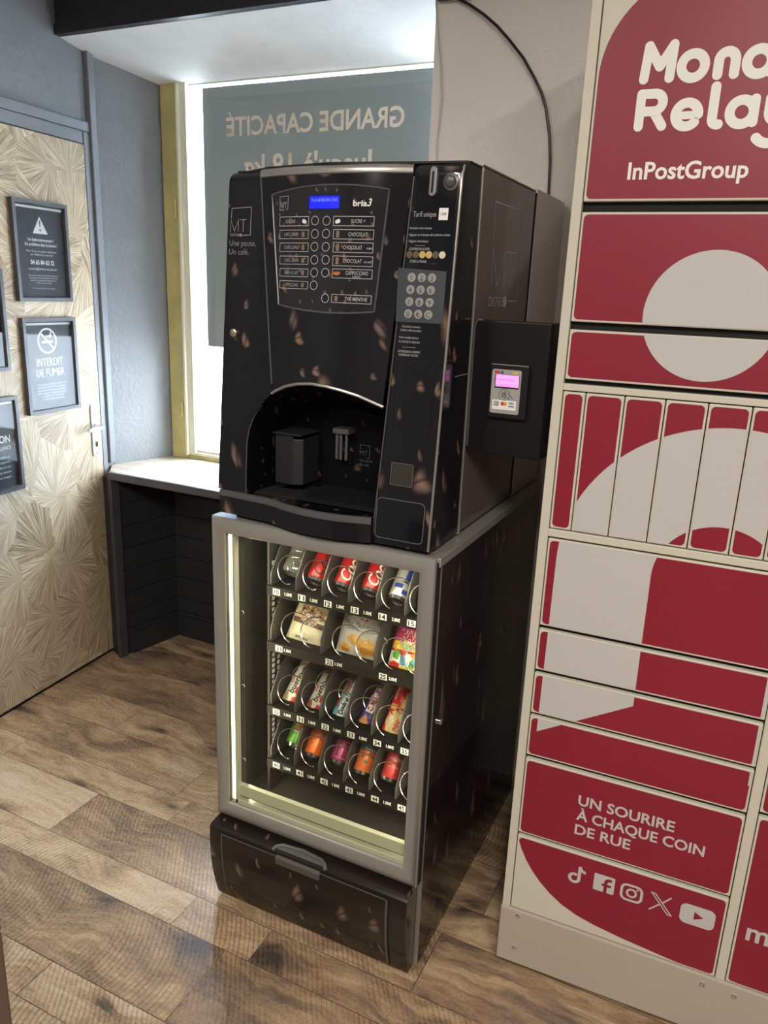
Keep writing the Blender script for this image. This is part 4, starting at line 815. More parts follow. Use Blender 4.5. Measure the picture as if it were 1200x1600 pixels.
# ================================================================== COFFEE MACHINE
CM = thing('coffee_machine', 'black coffee vending machine with coffee bean print standing on the snack machine', 'coffee machine', (0.30, 0.32, 1.1235))
Fy = lambda z: 0.010+(z-1.135)*0.0886
def Sy(x, z): return Fy(z)+0.010-0.028*max(0.0, 1-((x-0.285)/0.19)**2)
ZT = 1.926
cb = MB(); cb.box(0.022, 0.578, 0.195, 0.605, 1.132, 1.935); cb.build('cabinet', M_['brown_side'], CM, bevel=0.002)
cb = MB(); cb.box(0.022, 0.580, 0.190, 0.605, 1.9352, 1.938); cb.build('cabinet_top', M_['lid'], CM)
MB().box(0.05, 0.5768, 0.605, 0.628, 1.132, 1.934).build('rear_gap', M_['dark'], CM)  # solid flush fill; the gap's shade is put into its black
MB().box(0.022, 0.578, 0.628, 0.93, 1.1255, 1.945).build('rear_box', M_['brown_rear'], CM, bevel=0.002)
MB().box(0.5745, 0.5815, 0.186, 0.1945, 1.128, 1.932).build('side_trim', M_['silver_trim'], CM, bevel=0.001)
MB().box(0.04, 0.575, 0.05, 0.60, 1.1236, 1.133).build('plinth', M_['black'], CM)
# door side (right) behind the coin column
cs = MB(); cs.prism([(Fy(1.135)+0.004, 1.133), (Fy(1.90), 1.900), (Fy(1.92)+0.012, 1.924), (0.12, 1.934), (0.186, 1.934), (0.186, 1.133)], lambda a, b, c: (c, a, b), 0.5655, 0.579)
cs.build('door_side', M_['bean'], CM, bevel=0.002)
cs = MB(); cs.box(0.02, 0.5655, 0.10, 0.186, 1.48, 1.926); cs.box(0.02, 0.084, 0.06, 0.186, 1.133, 1.48); cs.box(0.445, 0.5655, 0.06, 0.186, 1.133, 1.48); cs.box(0.084, 0.445, 0.06, 0.186, 1.133, 1.19)
cs.build('door_core', M_['dark'], CM)
tc = MB(); tc.prism([(0.03, 0.13), (0.03, 0.19), (0.579, 0.19), (0.579, 0.10), (0.47, 0.090), (0.285, 0.060), (0.105, 0.092)], lambda a, b, c: (a, b, c), 1.9262, 1.932)
tc.build('door_top', M_['black'], CM, bevel=0.002)
# left panel
def panel_strip(mb, xl, xr, z0, z1, yf, nz=12, nx=6, depth=0.05, rl_=0.0, rr_=0.0):
    def fn(a, b):
        z = z0+(z1-z0)*b; x0, x1 = xl(z), xr(z); x = x0+(x1-x0)*a; y = yf(z)
        ww = x1-x0
        if rl_ and (x-x0) < rl_: t = 1-(x-x0)/rl_; y += rl_*(1-math.sqrt(max(0, 1-t*t)))
        if rr_ and (x1-x) < rr_: t = 1-(x1-x)/rr_; y += rr_*(1-math.sqrt(max(0, 1-t*t)))
        tz = (z1-z)
        if tz < 0.02: t = 1-tz/0.02; y += 0.02*(1-math.sqrt(max(0, 1-t*t)))
        return (x, y, z)
    zs = [i/nz for i in range(nz)]
    nn = nz+8
    def map_b(j): 
        return j
    mb.grid(nx, nn, lambda a, b: fn(a, min(1.0, b*(1.0)) if False else (b if b < 0.9 else b)))
    return mb
def col_mesh(xl, xr, z0, z1, yf, yback, nx=8, nz=26, rl_=0.012, rr_=0.004):
    mb = MB(); zs = [z0+(z1-0.022-z0)*i/nz for i in range(nz+1)]+[z1-0.022+0.022*math.sin(math.pi/2*k/6) for k in range(1, 7)]
    rows = []
    for z in zs:
        x0, x1 = xl(z), xr(z); t = max(0.0, (z-(z1-0.022))/0.022); yo = 0.022*(1-math.sqrt(max(0, 1-t*t)))
        row = [(x0, yback, z)]
        for i in range(5): a = math.pi/2*i/4; row.append((x0+rl_*(1-math.cos(a)), yf(z)+yo+rl_*(1-math.sin(a)), z))
        for i in range(1, 4): row.append((x0+rl_+(x1-rr_-x0-rl_)*i/4, yf(z)+yo, z))
        for i in range(5): a = math.pi/2*i/4; row.append((x1-rr_*(1-math.sin(a)), yf(z)+yo+rr_*(1-math.cos(a)), z))
        row.append((x1, yback, z)); rows.append(row)
    n = len(rows[0]); vs = [p for r_ in rows for p in r_]
    fs = [(j*n+i, j*n+i+1, (j+1)*n+i+1, (j+1)*n+i) for j in range(len(rows)-1) for i in range(n-1)]
    fs += [tuple(range(n))[::-1], tuple((len(rows)-1)*n+i for i in range(n))]
    return mb.add(vs, fs)
lpf = lambda z: Fy(z)+0.006
xr_l = lambda z: 0.0865+0.010*max(0, (1.92-z)/0.46)*0+0.0*z
# seam between side panel and middle door slants to the right going down
def xs_(z): return 0.089+(1.923-z)*0.147
ARC = [(0.088, 1.19), (0.086, 1.25), (0.085, 1.316), (0.090, 1.346), (0.099, 1.371), (0.112, 1.393), (0.129, 1.412), (0.146, 1.429), (0.165, 1.443), (0.198, 1.458), (0.233, 1.467), (0.270, 1.4705), (0.308, 1.468), (0.345, 1.4625), (0.385, 1.454), (0.4425, 1.434)]
def arc_z(x):
    if x <= ARC[2][0]: return 1.316
    for (a, za), (b, zb_) in zip(ARC[2:], ARC[3:]):
        if a <= x <= b: return za+(zb_-za)*(x-a)/(b-a)
    return ARC[-1][1]
# left panel as columns whose right side is the slanted seam / the arch
lp_ = MB(); nz = 40
rows = []
for j in range(nz+1):
    z = 1.192+(1.905-1.192)*j/nz; rows.append(z)
rows += [1.905+0.018*math.sin(math.pi/2*k/6) for k in range(1, 7)]
def left_xr(z):
    if z >= 1.443: return min(xs_(z), 0.30)
    best = 0.088
    for (a, za), (b, zb_) in zip(ARC[:9], ARC[1:9]):
        if za <= z <= zb_: return a+(b-a)*(z-za)/(zb_-za) if zb_ > za else a
    return best
R_ = []
for z in rows:
    t = max(0.0, (z-1.905)/0.018); yo = 0.018*(1-math.sqrt(max(0, 1-t*t))); x0 = 0.003+0.006*t; x1 = left_xr(z); r0 = 0.006
    row = [(x0, 0.185, z)]+[(x0+r0*(1-math.cos(math.pi/2*i/5)), Sy(0.095, z)-0.002+yo+r0*(1-math.sin(math.pi/2*i/5)), z) for i in range(6)]
    for i in range(1, 7): x = x0+r0+(x1-x0-r0)*i/6; row.append((x, min(Sy(0.095, z)-0.002, Sy(x, z))+yo, z))
    row.append((x1, row[-1][1]+0.04, z)); R_.append(row)
n = len(R_[0]); lp_.add([p for q in R_ for p in q], [(j*n+i, j*n+i+1, (j+1)*n+i+1, (j+1)*n+i) for j in range(len(R_)-1) for i in range(n-1)]+[tuple((len(R_)-1)*n+i for i in range(n))])
lpo = lp_.build('left_panel', M_['bean'], CM, smooth=True)
SL = lambda u, v: (u, min(Sy(0.095, v)-0.002, Sy(u, v))-0.0008, v)
lt = MB(); lt.d2(join(stroke([(0.0165, 1.823), (0.0180, 1.844), (0.0715, 1.8465), (0.0710, 1.7865), (0.0510, 1.7855)], 0.0016)), SL)
lt.d2(join(stroke([(0.0155, 1.793), (0.0165, 1.8185), (0.027, 1.7945), (0.0370, 1.8195), (0.0375, 1.794)], 0.0018, caps=False), stroke([(0.0425, 1.8195), (0.0585, 1.820)], 0.0018), stroke([(0.0505, 1.8195), (0.0505, 1.794)], 0.0018)), SL)
lt.d2(join(text('DISTRIB', 0.0145, 1.7835, 0.0058, 0.027, bold=0.0), disc(0.0450, 1.7862, 0.0034, 14)), SL)
lt.d2(join(text('Une pause,', 0.014, 1.7625, 0.0125, 0.073, bold=-0.008), text('Un café.', 0.0135, 1.7435, 0.0125, 0.055, bold=-0.008)), SL)
lt.build('lettering', mat('soft_grey_print', (0.27, 0.27, 0.27), 0.5), lpo)
sm_ = MB(); sm_.d2(border(0.0105, 0.108, 1.630, 1.724, 0.0012), SL); sm_.build('panel_seam', M_['dark'], lpo)
lk = MB().lathe([(0.0095, 0), (0.0095, 0.004), (0.0065, 0.006)], Matrix.Translation((0.036, SL(0.036, 1.567)[1], 1.567)) @ Matrix.Rotation(math.pi/2, 4, 'X'), 18); lk.build('lock', mat('brass_lock', (0.50, 0.45, 0.34), 0.3, 0.8), lpo, smooth=True)
# middle door
cr_l = lambda z: xs_(z)
md = MB(); NX = 34
xsL = lambda z: xs_(z)+0.002
cols = []
for i in range(NX+1):
    a = i/NX; col = []
    # column follows slanted left seam at the top and arch at the bottom
    xt = 0.091+(0.4665-0.091)*a; xbm = 0.159+(0.4415-0.159)*a; zb_ = arc_z(xbm)+0.001
    for j in range(25):
        b = j/24; z = zb_+(1.9085-zb_)*b; f = (z-1.46)/(1.9085-1.46); x = xbm+(xt-xbm)*f; col.append((x, Sy(x, z), z))
    cols.append(col)
md.add([p for c in cols for p in c], [(i*25+j, (i+1)*25+j, (i+1)*25+j+1, i*25+j+1) for i in range(NX) for j in range(24)])
md.add([p for c in cols for p in (c[-1], (c[-1][0], c[-1][1]+0.03, c[-1][2]))], [(2*i, 2*i+2, 2*i+3, 2*i+1) for i in range(NX)])
mdo = md.build('middle_door', M_['bean'], CM, smooth=True)
tr = MB(); top_pts = [(0.091+(0.4665-0.091)*i/30) for i in range(31)]
V = []
for x in top_pts:
    y = Sy(x, 1.915)
    for dy, z in ((0.0, 1.9085), (-0.0025, 1.9105), (-0.0028, 1.917), (0.000, 1.924), (0.006, 1.9275), (0.05, 1.928)): V.append((x, y+dy, z))
tr.add(V, [(i*6+k, (i+1)*6+k, (i+1)*6+k+1, i*6+k+1) for i in range(30) for k in range(5)])
tr.build('top_trim', M_['silver_trim'], mdo, smooth=True)
at_ = MB(); at_.tube([(x, Sy(x, z)-0.001, z) for x, z in [(0.159+(0.4425-0.159)*i/30, arc_z(0.159+(0.4425-0.159)*i/30)) for i in range(31)]], 0.0036, 8)
at_.build('arch_trim', M_['silver_trim'], mdo, smooth=True)
at_ = MB(); at_.tube([(x, Sy(0.095, z)-0.001, z) for x, z in ARC[:9]], 0.0013, 6); at_.build('arch_edge', M_['grey_trim'], lpo, smooth=True)
SM = lambda e: (lambda u, v: (u, Sy(u, v)-e, v))
at_ = MB(); at_.tube([(xs_(1.46+0.455*i/20), Sy(xs_(1.46+0.455*i/20), 1.46+0.455*i/20)-0.0006, 1.46+0.455*i/20) for i in range(21)], 0.0018, 6); at_.build('seam_trim', M_['grey_trim'], mdo, smooth=True)
# selection panel
def pan_pts():
    P = []
    TL, TR, BR, BL = (0.131, 1.871), (0.421, 1.877), (0.408, 1.632), (0.167, 1.637)
    for k in range(17): a = k/16; P.append((TL[0]+(TR[0]-TL[0])*a, TL[1]+(TR[1]-TL[1])*a+0.0125*(1-(2*a-1)**2)))
    for k in range(1, 12): a = k/12; P.append((TR[0]+(BR[0]-TR[0])*a, TR[1]+(BR[1]-TR[1])*a))
    for k in range(17): a = k/16; P.append((BR[0]+(BL[0]-BR[0])*a, BR[1]+(BL[1]-BR[1])*a-0.009*(1-(2*a-1)**2)))
    for k in range(1, 12): a = k/12; P.append((BL[0]+(TL[0]-BL[0])*a, BL[1]+(TL[1]-BL[1])*a))
    return P
sp_ = MB()
PPn = pan_pts()
sp_.grid(24, 20, lambda a, b: (lambda x, z: (x, Sy(x, z)-0.0012, z))((0.167+(0.408-0.167)*a)*(1-b)+(0.131+(0.421-0.131)*a)*b, (1.637-0.005*a-0.009*(1-(2*a-1)**2))*(1-b)+(1.871+0.006*a+0.0125*(1-(2*a-1)**2))*b))
spo = sp_.build('selection_panel', bean_wrap('panel_bean_print', (0.020, 0.020, 0.022), 0.45, 26, 44, 1.0, 0.08), CM, smooth=True)
bd = MB(); bd.tube([(x, Sy(x, z)-0.0014, z) for x, z in PPn], 0.0022, 6, closed=True); bd.build('panel_border', M_['grey_trim'], spo, smooth=True)
lc = MB(); lc.d2(rect(0.2335, 0.3155, 1.8365, 1.8695, 8, 1), SM(0.0016)); lc.build('display_bezel', mat('navy_bezel', (0.01, 0.012, 0.05), 0.2), spo)
lc = MB(); lc.d2(rect(0.2395, 0.3125, 1.8395, 1.8640, 8, 1), SM(0.0022)); lc.build('display', mat('blue_lcd', (0.005, 0.01, 1.0), 0.3, em=1.0), spo, label='blue lit display')
lc = MB(); lc.d2(text('R LA BOISSON CHO', 0.2445, 1.8535, 0.006, 0.064), SM(0.0026)); lc.build('display_text', mat('lcd_text', (0.15, 0.25, 1.0), 0.4, em=0.9), spo)
pr = MB(); ic = MB(); ic2 = MB()
Lr = [(0.158, 0.240, 1.8240, 1.8040, 'SUCRE -'), (0.160, 0.241, 1.7965, 1.7775, 'CAFÉ COURT'), (0.162, 0.2425, 1.7695, 1.7505, 'CAFÉ LONG'), (0.164, 0.244, 1.7420, 1.7240, 'CAFÉ CRÈME'), (0.166, 0.2455, 1.7155, 1.6980, 'CAFÉ AU LAIT'), (0.167, 0.2465, 1.6895, 1.6725, 'CAPPUCCINO')]
Rr = [(0.301, 0.394, 1.8240, 1.8040, 'SUCRE +'), (0.3025, 0.395, 1.7975, 1.7775, 'CHOCOLAT'), (0.304, 0.396, 1.7715, 1.7505, 'CHOCOLAT'), (0.305, 0.397, 1.7440, 1.7230, 'CHOCOLAT'), (0.306, 0.398, 1.7175, 1.6980, 'CAPPUCCINO'), (0.308, 0.400, 1.6650, 1.6470, 'THÉ MENTHE')]
for a, b, t_, bo, s_ in Lr:
    pr.d2(border(a, b, bo, t_, 0.0012), SM(0.0016)); wd = (b-a)*0.50*min(1, len(s_)/10+0.12); pr.d2(text(s_, a+(b-a)*0.42, (t_+bo)/2-0.0035, 0.0070, wd, bold=-.01, align='C'), SM(0.0016))
for i, (a, b, t_, bo, s_) in enumerate(Rr):
    pr.d2(border(a, b, bo, t_, 0.0012), SM(0.0016)); wd = 0.043 if len(s_) < 9 else 0.051
    if i == 0: wd = 0.032
    cx = a+(b-a)*(0.62 if i in (0, 1, 4, 5) else 0.50); pr.d2(text(s_, cx, (t_+bo)/2-0.0035+(0.0015 if i == 4 else 0), 0.0075, wd, bold=.006, align='C'), SM(0.0016))
    if i in (2, 3): pr.d2(text({2: 'FORT', 3: 'AU LAIT'}[i], b-0.002, (t_+bo)/2-0.003, 0.0035, 0.012 if i == 2 else 0.018, align='R', bold=.02), SM(0.0016))
    if i == 4: pr.d2(text('NOISETTE', cx, bo+0.0022, 0.003, 0.018, align='C', bold=.02), SM(0.0016))
pr.build('menu_lettering', M_['print_grey'], spo)
ic = MB()
ic.d2(join(disc(0.2265, 1.8140, 0.0045, 8), disc(0.2300, 1.8125, 0.004, 8), disc(0.3135, 1.8140, 0.0045, 8), disc(0.3095, 1.8125, 0.004, 8)), SM(0.0016)); ic.build('sugar_icons', M_['print_white'], spo)
ic = MB()
for a, b, t_, bo, s_ in Lr[1:]: ic.d2(rect(b-0.018, b-0.011, bo+0.004, t_-0.004), SM(0.0016))
for a, b, t_, bo, s_ in Rr[1:4]+Rr[5:]: ic.d2(rect(a+0.0075, a+0.0145, bo+0.0035, t_-0.0035), SM(0.0016))
ic.build('cup_icons', mat('cup_brown', (0.24, 0.14, 0.08), 0.5), spo)
ic = MB(); ic.d2(join(disc(0.3165, 1.7075, 0.0055, 10, 0.0042), disc(0.3215, 1.7085, 0.0035, 8), disc(0.3115, 1.7080, 0.0032, 8)), SM(0.0016)); ic.build('cappuccino_icon', mat('orange_icon', (0.55, 0.12, 0.03), 0.5), spo)
for (bx, bz) in [(0.2560, 1.8150), (0.2575, 1.7880), (0.2585, 1.7615), (0.2600, 1.7345), (0.2615, 1.7080), (0.2622, 1.6815), (0.2850, 1.8145), (0.2855, 1.7885), (0.2868, 1.7615), (0.2885, 1.7350), (0.2893, 1.7085), (0.2928, 1.6553)]:
    q = MB(); q.d2(disc(bx, bz, 0.0085, 20), SM(0.0016)); q.cm = 1; q.d2(annulus(bx, bz, 0.0082, 0.0096, 24), SM(0.0022)); q.build('selection_button', [M_['gloss_black'], M_['print_grey']], spo)
lg = MB(); lg.d2(join(stroke([(0.156, 1.853), (0.156, 1.8655), (0.180, 1.8665), (0.1805, 1.8395), (0.175, 1.839)], 0.0009)), SM(0.0018))
lg.d2(join(stroke([(0.157, 1.8415), (0.158, 1.853), (0.163, 1.8425), (0.167, 1.854), (0.168, 1.8425)], 0.0012), stroke([(0.169, 1.853), (0.177, 1.8535)], 0.0012), stroke([(0.173, 1.853), (0.173, 1.8425)], 0.0012), text('DISTRIB', 0.156, 1.8365, 0.003, 0.014)), SM(0.0018)); lg.build('maker_mark', M_['print_grey'], spo)
lg = MB(); lg.d2(text('bria', 0.3445, 1.8440, 0.0115, 0.0315, bold=.025), SM(0.0018)); lg.d2(text('3', 0.3765, 1.8440, 0.0145, 0.0095, bold=.02, shear=.3), SM(0.0018)); lg.build('model_lettering', M_['print_white'], spo)
# dispensing recess
rc = MB(); 
RB = [(x, z) for x, z in ARC]+[(0.4425, 1.19)]
rc.add([(x, Sy(min(max(x, 0.095), .46), z)+0.003, z) for x, z in RB]+[(x*0.93+0.02, 0.188, z if z < 1.3 else 1.3+(z-1.3)*0.55) for x, z in RB], [(i, i+1, len(RB)+i+1, len(RB)+i) for i in range(len(RB)-1)])
rc.add([(x*0.93+0.02, 0.188, z if z < 1.3 else 1.3+(z-1.3)*0.55) for x, z in RB], [tuple(range(len(RB)))])
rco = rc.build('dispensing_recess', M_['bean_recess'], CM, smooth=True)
nz_ = MB(); nz_.box(0.122, 0.172, 0.10, 0.186, 1.208, 1.332); nz_.prism([(0.172, 0.10), (0.196, 0.112), (0.196, 0.186), (0.172, 0.186)], lambda a, b, c: (a, b, c), 1.208, 1.322); nz_.box(0.118, 0.200, 0.092, 0.186, 1.332, 1.336)
nz_.build('cup_dispenser', mat('charcoal_plastic', (0.014, 0.014, 0.017), 0.5), rco, bevel=0.002)
nz_ = MB()
for x in (0.262, 0.273, 0.288): nz_.tube([(x, 0.16, 1.345), (x, 0.16, 1.275)], 0.004, 8)
nz_.box(0.255, 0.298, 0.15, 0.188, 1.34, 1.352); nz_.build('nozzles', M_['grey_trim'], rco, smooth=True)
gr = MB(); gr.box(0.215, 0.43, 0.045, 0.186, 1.1905, 1.1955)
for k in range(12): y = 0.048+k*0.0118; gr.box(0.218, 0.428, y, y+0.005, 1.1955, 1.200)
gr.build('drip_grate', M_['black'], rco)
lg = MB(); SB = lambda u, v: (u+0.017, 0.1865, v+0.010); lg.d2(join(stroke([(0.296, 1.291), (0.296, 1.302), (0.322, 1.302), (0.322, 1.270), (0.311, 1.270)], 0.001), text('MT', 0.295, 1.276, 0.012, 0.021, bold=-.02), text('Une pause,', 0.295, 1.261, 0.007, 0.036, bold=-.01), text('Un café.', 0.295, 1.250, 0.007, 0.027, bold=-.01)), SB); lg.build('recess_lettering', mat('dim_print', (0.12, 0.12, 0.12), .6), rco)
# bottom tray bar
TP = [(0.013, 0.020), (0.05, 0.019), (0.10, 0.015), (0.150, 0.012), (0.185, 0.004), (0.22, -0.009), (0.27, -0.020), (0.32, -0.023), (0.37, -0.018), (0.41, -0.007), (0.4405, 0.002)]
tb = MB(); n = len(TP)
prf = [(0.06, 1.1335), (0.0, 1.1335), (-0.001, 1.1345), (0.0, 1.176), (0.0, 1.187), (0.003, 1.1905), (0.010, 1.1905), (0.018, 1.186), (0.06, 1.184)]
V = [(x, y+dy if k not in (0, 8) else 0.075, z) for x, y in TP for k, (dy, z) in enumerate(prf)]
m_ = len(prf); tb.add(V, [(i*m_+k, (i+1)*m_+k, (i+1)*m_+(k+1) % m_, i*m_+(k+1) % m_) for i in range(n-1) for k in range(m_)]+[tuple(range(m_)), tuple((n-1)*m_+k for k in range(m_))])
tbo = tb.build('drip_tray', M_['bean'], CM, smooth=True)
tt = MB(); V = [(x, y+dy, z) for x, y in TP for dy, z in ((-0.0012, 1.1765), (-0.0018, 1.184), (-0.0008, 1.1905), (0.006, 1.1917))]
tt.add(V, [(i*4+k, (i+1)*4+k, (i+1)*4+k+1, i*4+k+1) for i in range(n-1) for k in range(3)]); tt.build('tray_rim', M_['grey_trim'], tbo, smooth=True)
# coin column
CF = lambda z: Fy(z)-0.002
xl_c = lambda z: 0.4375+(z-1.146)*0.0427; xr_c = lambda z: 0.5795
cc = col_mesh(xl_c, xr_c, 1.134, 1.9265, CF, 0.12); cco = cc.build('coin_column', M_['bean'], CM, smooth=True)
gl = MB(); gl.grid(1, 14, lambda a, b: (xl_c(1.735+0.168*b)+0.012+(0.5685-xl_c(1.735+0.168*b)-0.012)*a, CF(1.735+0.168*b)-0.0005, 1.735+0.168*b)); gl.build('payment_face', M_['gloss_black'], cco)
et = MB(); et.tube([(0.5772, CF(z)-0.0005, z) for z in [1.136+0.766*i/20 for i in range(21)]]+[(0.5772, CF(1.92)+0.008, 1.921)], 0.0028, 6); et.build('right_edge_trim', M_['silver_trim'], cco, smooth=True)
et = MB(); et.tube([(xl_c(z)+0.0015, CF(z)+0.0035, z) for z in [1.14+0.762*i/20 for i in range(21)]], 0.0016, 6); et.build('left_edge_trim', M_['grey_trim'], cco, smooth=True)
SCc = lambda e: (lambda u, v: (u, CF(v)-e, v))
st_ = MB(); st_.d2(poly(rpoly(0.5095, 0.5245, 1.861, 1.917, 0.0072)), SCc(0.003)); sl_ = MB()
so2 = MB(); so2.prism(rpoly(0.5095, 0.5245, 1.862, 1.919, 0.0072), lambda a, b, c: (a, CF(b)-c, b), -0.004, 0.006); slo = so2.build('coin_slot', mat('slot_grey', (0.16, 0.16, 0.16), 0.35, .3), cco, bevel=0.0015)
q = MB(); q.d2(rect(0.5148, 0.5192, 1.869, 1.909), SCc(0.0064)); q.build('slot_opening', M_['dark'], slo)
q = MB().lathe([(0.0165, 0), (0.0165, 0.004), (0.0135, 0.006)], Matrix.Translation((0.5555, CF(1.890), 1.889)) @ Matrix.Rotation(math.pi/2, 4, 'X'), 20); bto = q.build('reject_button', mat('slot_grey', (0, 0, 0)), cco, smooth=True)
q = MB().lathe([(0.0115, 0.005), (0.0115, 0.012), (0.009, 0.015), (0.004, 0.0165)], Matrix.Translation((0.5555, CF(1.890), 1.890)) @ Matrix.Rotation(math.pi/2, 4, 'X'), 20); q.build('button_cap', M_['grey_trim'], bto, smooth=True)
tx = MB(); tx.d2(text('Tarif unique', 0.4785, 1.8235, 0.0105, 0.050, bold=-.008), SCc(0.001))
for s_, z, w_2 in (('• Introduire votre monnaie', 1.7995, 0.051), ('• Appuyer sur le bouton de la sélection choisie', 1.7865, 0.092), ('• Déguster votre boisson', 1.7740, 0.046)): tx.d2(text(s_, 0.4705, z, 0.0048, w_2), SCc(0.001))
tx.d2(rect(0.4875, 0.5100, 1.7675, 1.7681), SCc(0.001)); tx.d2(text('CE DISTRIBUTEUR ACCEPTE :', 0.4755, 1.7585, 0.0050, 0.0465), SCc(0.001)); tx.d2(text('ET REND LA MONNAIE', 0.4795, 1.7340, 0.0052, 0.0365), SCc(0.001))
for s_, z, a, b in (('En cas de besoin concernant ce', 1.6040, 0.4735, 0.515), ('distributeur, veuillez nous contacter', 1.5965, 0.4705, 0.518), ('• E-mail : contact@mt-distrib.com', 1.5815, 0.4675, 0.513), ('• Tél : 07 65 38 29 03 / 09 85 22 32 81', 1.5725, 0.4670, 0.5165), ('CE DISTRIBUTEUR EST LA PROPRIÉTÉ', 1.5525, 0.4680, 0.519), ('INSAISISSABLE DE : MT-DISTRIB', 1.5455, 0.4710, 0.515)): tx.d2(text(s_, a, z, 0.0044, b-a), SCc(0.001))
tx.d2(rect(0.478, 0.508, 1.5635, 1.5641), SCc(0.001)); tx.build('instructions', M_['print_grey'], cco)
q = MB(); q.d2(rect(0.5345, 0.5545, 1.8170, 1.8400), SCc(0.0012)); pso = q.build('price_sticker', M_['print_white'], cco, label='small white price sticker')
q = MB(); q.d2(text('1.00€', 0.5375, 1.8265, 0.0045, 0.014), SCc(0.0018)); q.build('price_text', M_['print_black'], pso)
for k, m in enumerate(('coin_dark', 'coin_dark', 'gold', 'gold', 'coin_dark', 'coin_pale')):
    q = MB(); q.d2(disc(0.4765+0.0147*k, 1.7500, 0.0072, 18), SCc(0.0012+0.0002*k)); q.build('coin_picture', M_[m], cco)
kp = MB(); kp.prism([(0.4570, 1.6140), (0.5635, 1.6145), (0.5625, 1.7185), (0.4540, 1.7235)], lambda a, b, c: (a, CF(b)-c, b), -0.001, 0.0022); kpo = kp.build('keypad', mat('slate_keypad', (0.034, 0.041, 0.055), 0.55), cco, bevel=0.001)
for j, rr in enumerate((('1', '2', '3'), ('4', '5', '6'), ('7', '8', '9'), ('0', '€', 'C'))):
    for i, s_ in enumerate(rr):
        u = 0.4870+0.0228*i-0.0004*j; v = 1.7045-0.0243*j
        q = MB(); q.lathe([(0.0094, 0), (0.0094, 0.0018), (0.0084, 0.0026)], Matrix.Translation((u, CF(v)-0.002, v)) @ Matrix.Rotation(math.pi/2, 4, 'X'), 20)
        q.cm = 1; q.d2(text(s_, u, v-0.0052, 0.0104, None, bold=-.005, align='C'), SCc(0.0050)); q.build('key', [mat('key_grey', (0.29, 0.29, 0.28), 0.5), M_['print_black']], kpo, smooth=False)
q = MB(); q.d2(stroke(rpoly(0.468, 0.553, 1.39, 1.536, 0.008), 0.0016, closed=True), SCc(0.0008)); q.build('blank_plate', M_['black'], cco)
q = MB(); q.d2(stroke(rpoly(0.4755, 0.5270, 1.2705, 1.3185, 0.003), 0.0022, closed=True), SCc(0.0016)); q.cm = 1; q.d2(rect(0.4768, 0.5258, 1.2718, 1.3172), SCc(0.0008)); q.build('coin_return', [M_['grey_trim'], mat('coin_cup', (0.035, 0.033, 0.026), 0.3)], cco)
q = MB(); q.d2(stroke(rpoly(0.4475, 0.562, 1.1490, 1.2380, 0.010), 0.0024, closed=True), SCc(0.0010)); q.cm = 1; q.d2(poly(rpoly(0.4485, 0.561, 1.150, 1.237, 0.010)), SCc(0.0006)); q.build('service_flap', [M_['grey_trim'], M_['gloss_black']], cco)
# side logo and slit
SS = lambda u, v: (0.5786, u, v)
q = MB(); q.d2(stroke([(0.293, 1.795), (0.290, 1.8765), (0.504, 1.8775), (0.513, 1.664), (0.432, 1.6645)], 0.0022), SS)
q.d2(join(stroke([(0.300, 1.697), (0.297, 1.778), (0.342, 1.697), (0.383, 1.776), (0.386, 1.698)], 0.0022, caps=False), stroke([(0.394, 1.776), (0.473, 1.778)], 0.0022), stroke([(0.434, 1.777), (0.437, 1.699)], 0.0022)), SS)
q.d2(join(text('DISTRIB', 0.292, 1.651, 0.022, 0.112, bold=-.012), disc(0.414, 1.662, 0.013, 16, 0.014)), SS); q.build('side_lettering', M_['print_grey'], CM)
q = MB(); q.d2(rect(0.10, 0.186, 1.505, 1.5062), lambda u, v: (0.5797, u, v)); q.build('side_seam', M_['print_grey'], CM)

# ------------------------------------------------------------------ card reader box hung on the machine's side
CR = thing('card_reader', 'black card reader box with pink lit screen hung on the side of the coffee machine', 'card reader', (0.67, 0.22, 1.33))
q = MB(); hull = rpoly(0.5795, 0.757, 0.0, 0.062, 0.002)
q.prism([(0.5795, 0.2015), (0.745, 0.2015), (0.752, 0.204), (0.757, 0.211), (0.757, 0.262), (0.5795, 0.262)], lambda a, b, c: (a, b, c), 1.3265, 1.623); q.build('housing', M_['black_tex'], CR, bevel=0.003)
q = MB(); q.tube([(0.582, 0.20, 1.34), (0.581, 0.20, 1.60), (0.583, 0.20, 1.618), (0.589, 0.201, 1.6235), (0.60, 0.202, 1.6235)], 0.0022, 6); q.build('flange_edge', M_['grey_trim'], CR, smooth=True)
q = MB(); q.prism(rpoly(0.628, 0.716, 1.414, 1.533, 0.004), lambda a, b, c: (a, c, b), 0.186, 0.2016); q.build('bezel', M_['black'], CR, bevel=0.003)
q = MB(); q.prism(rpoly(0.6345, 0.7010, 1.4245, 1.5210, 0.005), lambda a, b, c: (a, c, b), 0.1835, 0.187); tm = q.build('terminal', mat('terminal_grey', (0.34, 0.335, 0.33), 0.4), CR, bevel=0.001, label='grey contactless terminal')
fT = lambda e: front(0.1835, e)
q = MB(); q.d2(rect(0.6425, 0.6975, 1.4805, 1.5100), fT(0.0004)); q.build('screen_border', M_['dark'], tm)
q = MB(); q.d2(rect(0.6445, 0.6965, 1.4840, 1.5095), fT(0.0008)); q.build('screen', mat('pink_lcd', (1.0, 0.30, 0.92), 0.3, em=0.85), tm, label='pink lit screen')
q = MB(); q.d2(join(text('INSEREZ CARTE ?', 0.6485, 1.4975, 0.003, 0.041), text('OU PAIEMENT 01:00', 0.6465, 1.4860, 0.003, 0.047)), fT(0.0012)); q.build('screen_text', mat('lcd_pink_text', (0.45, 0.05, 0.40), 0.5), tm)
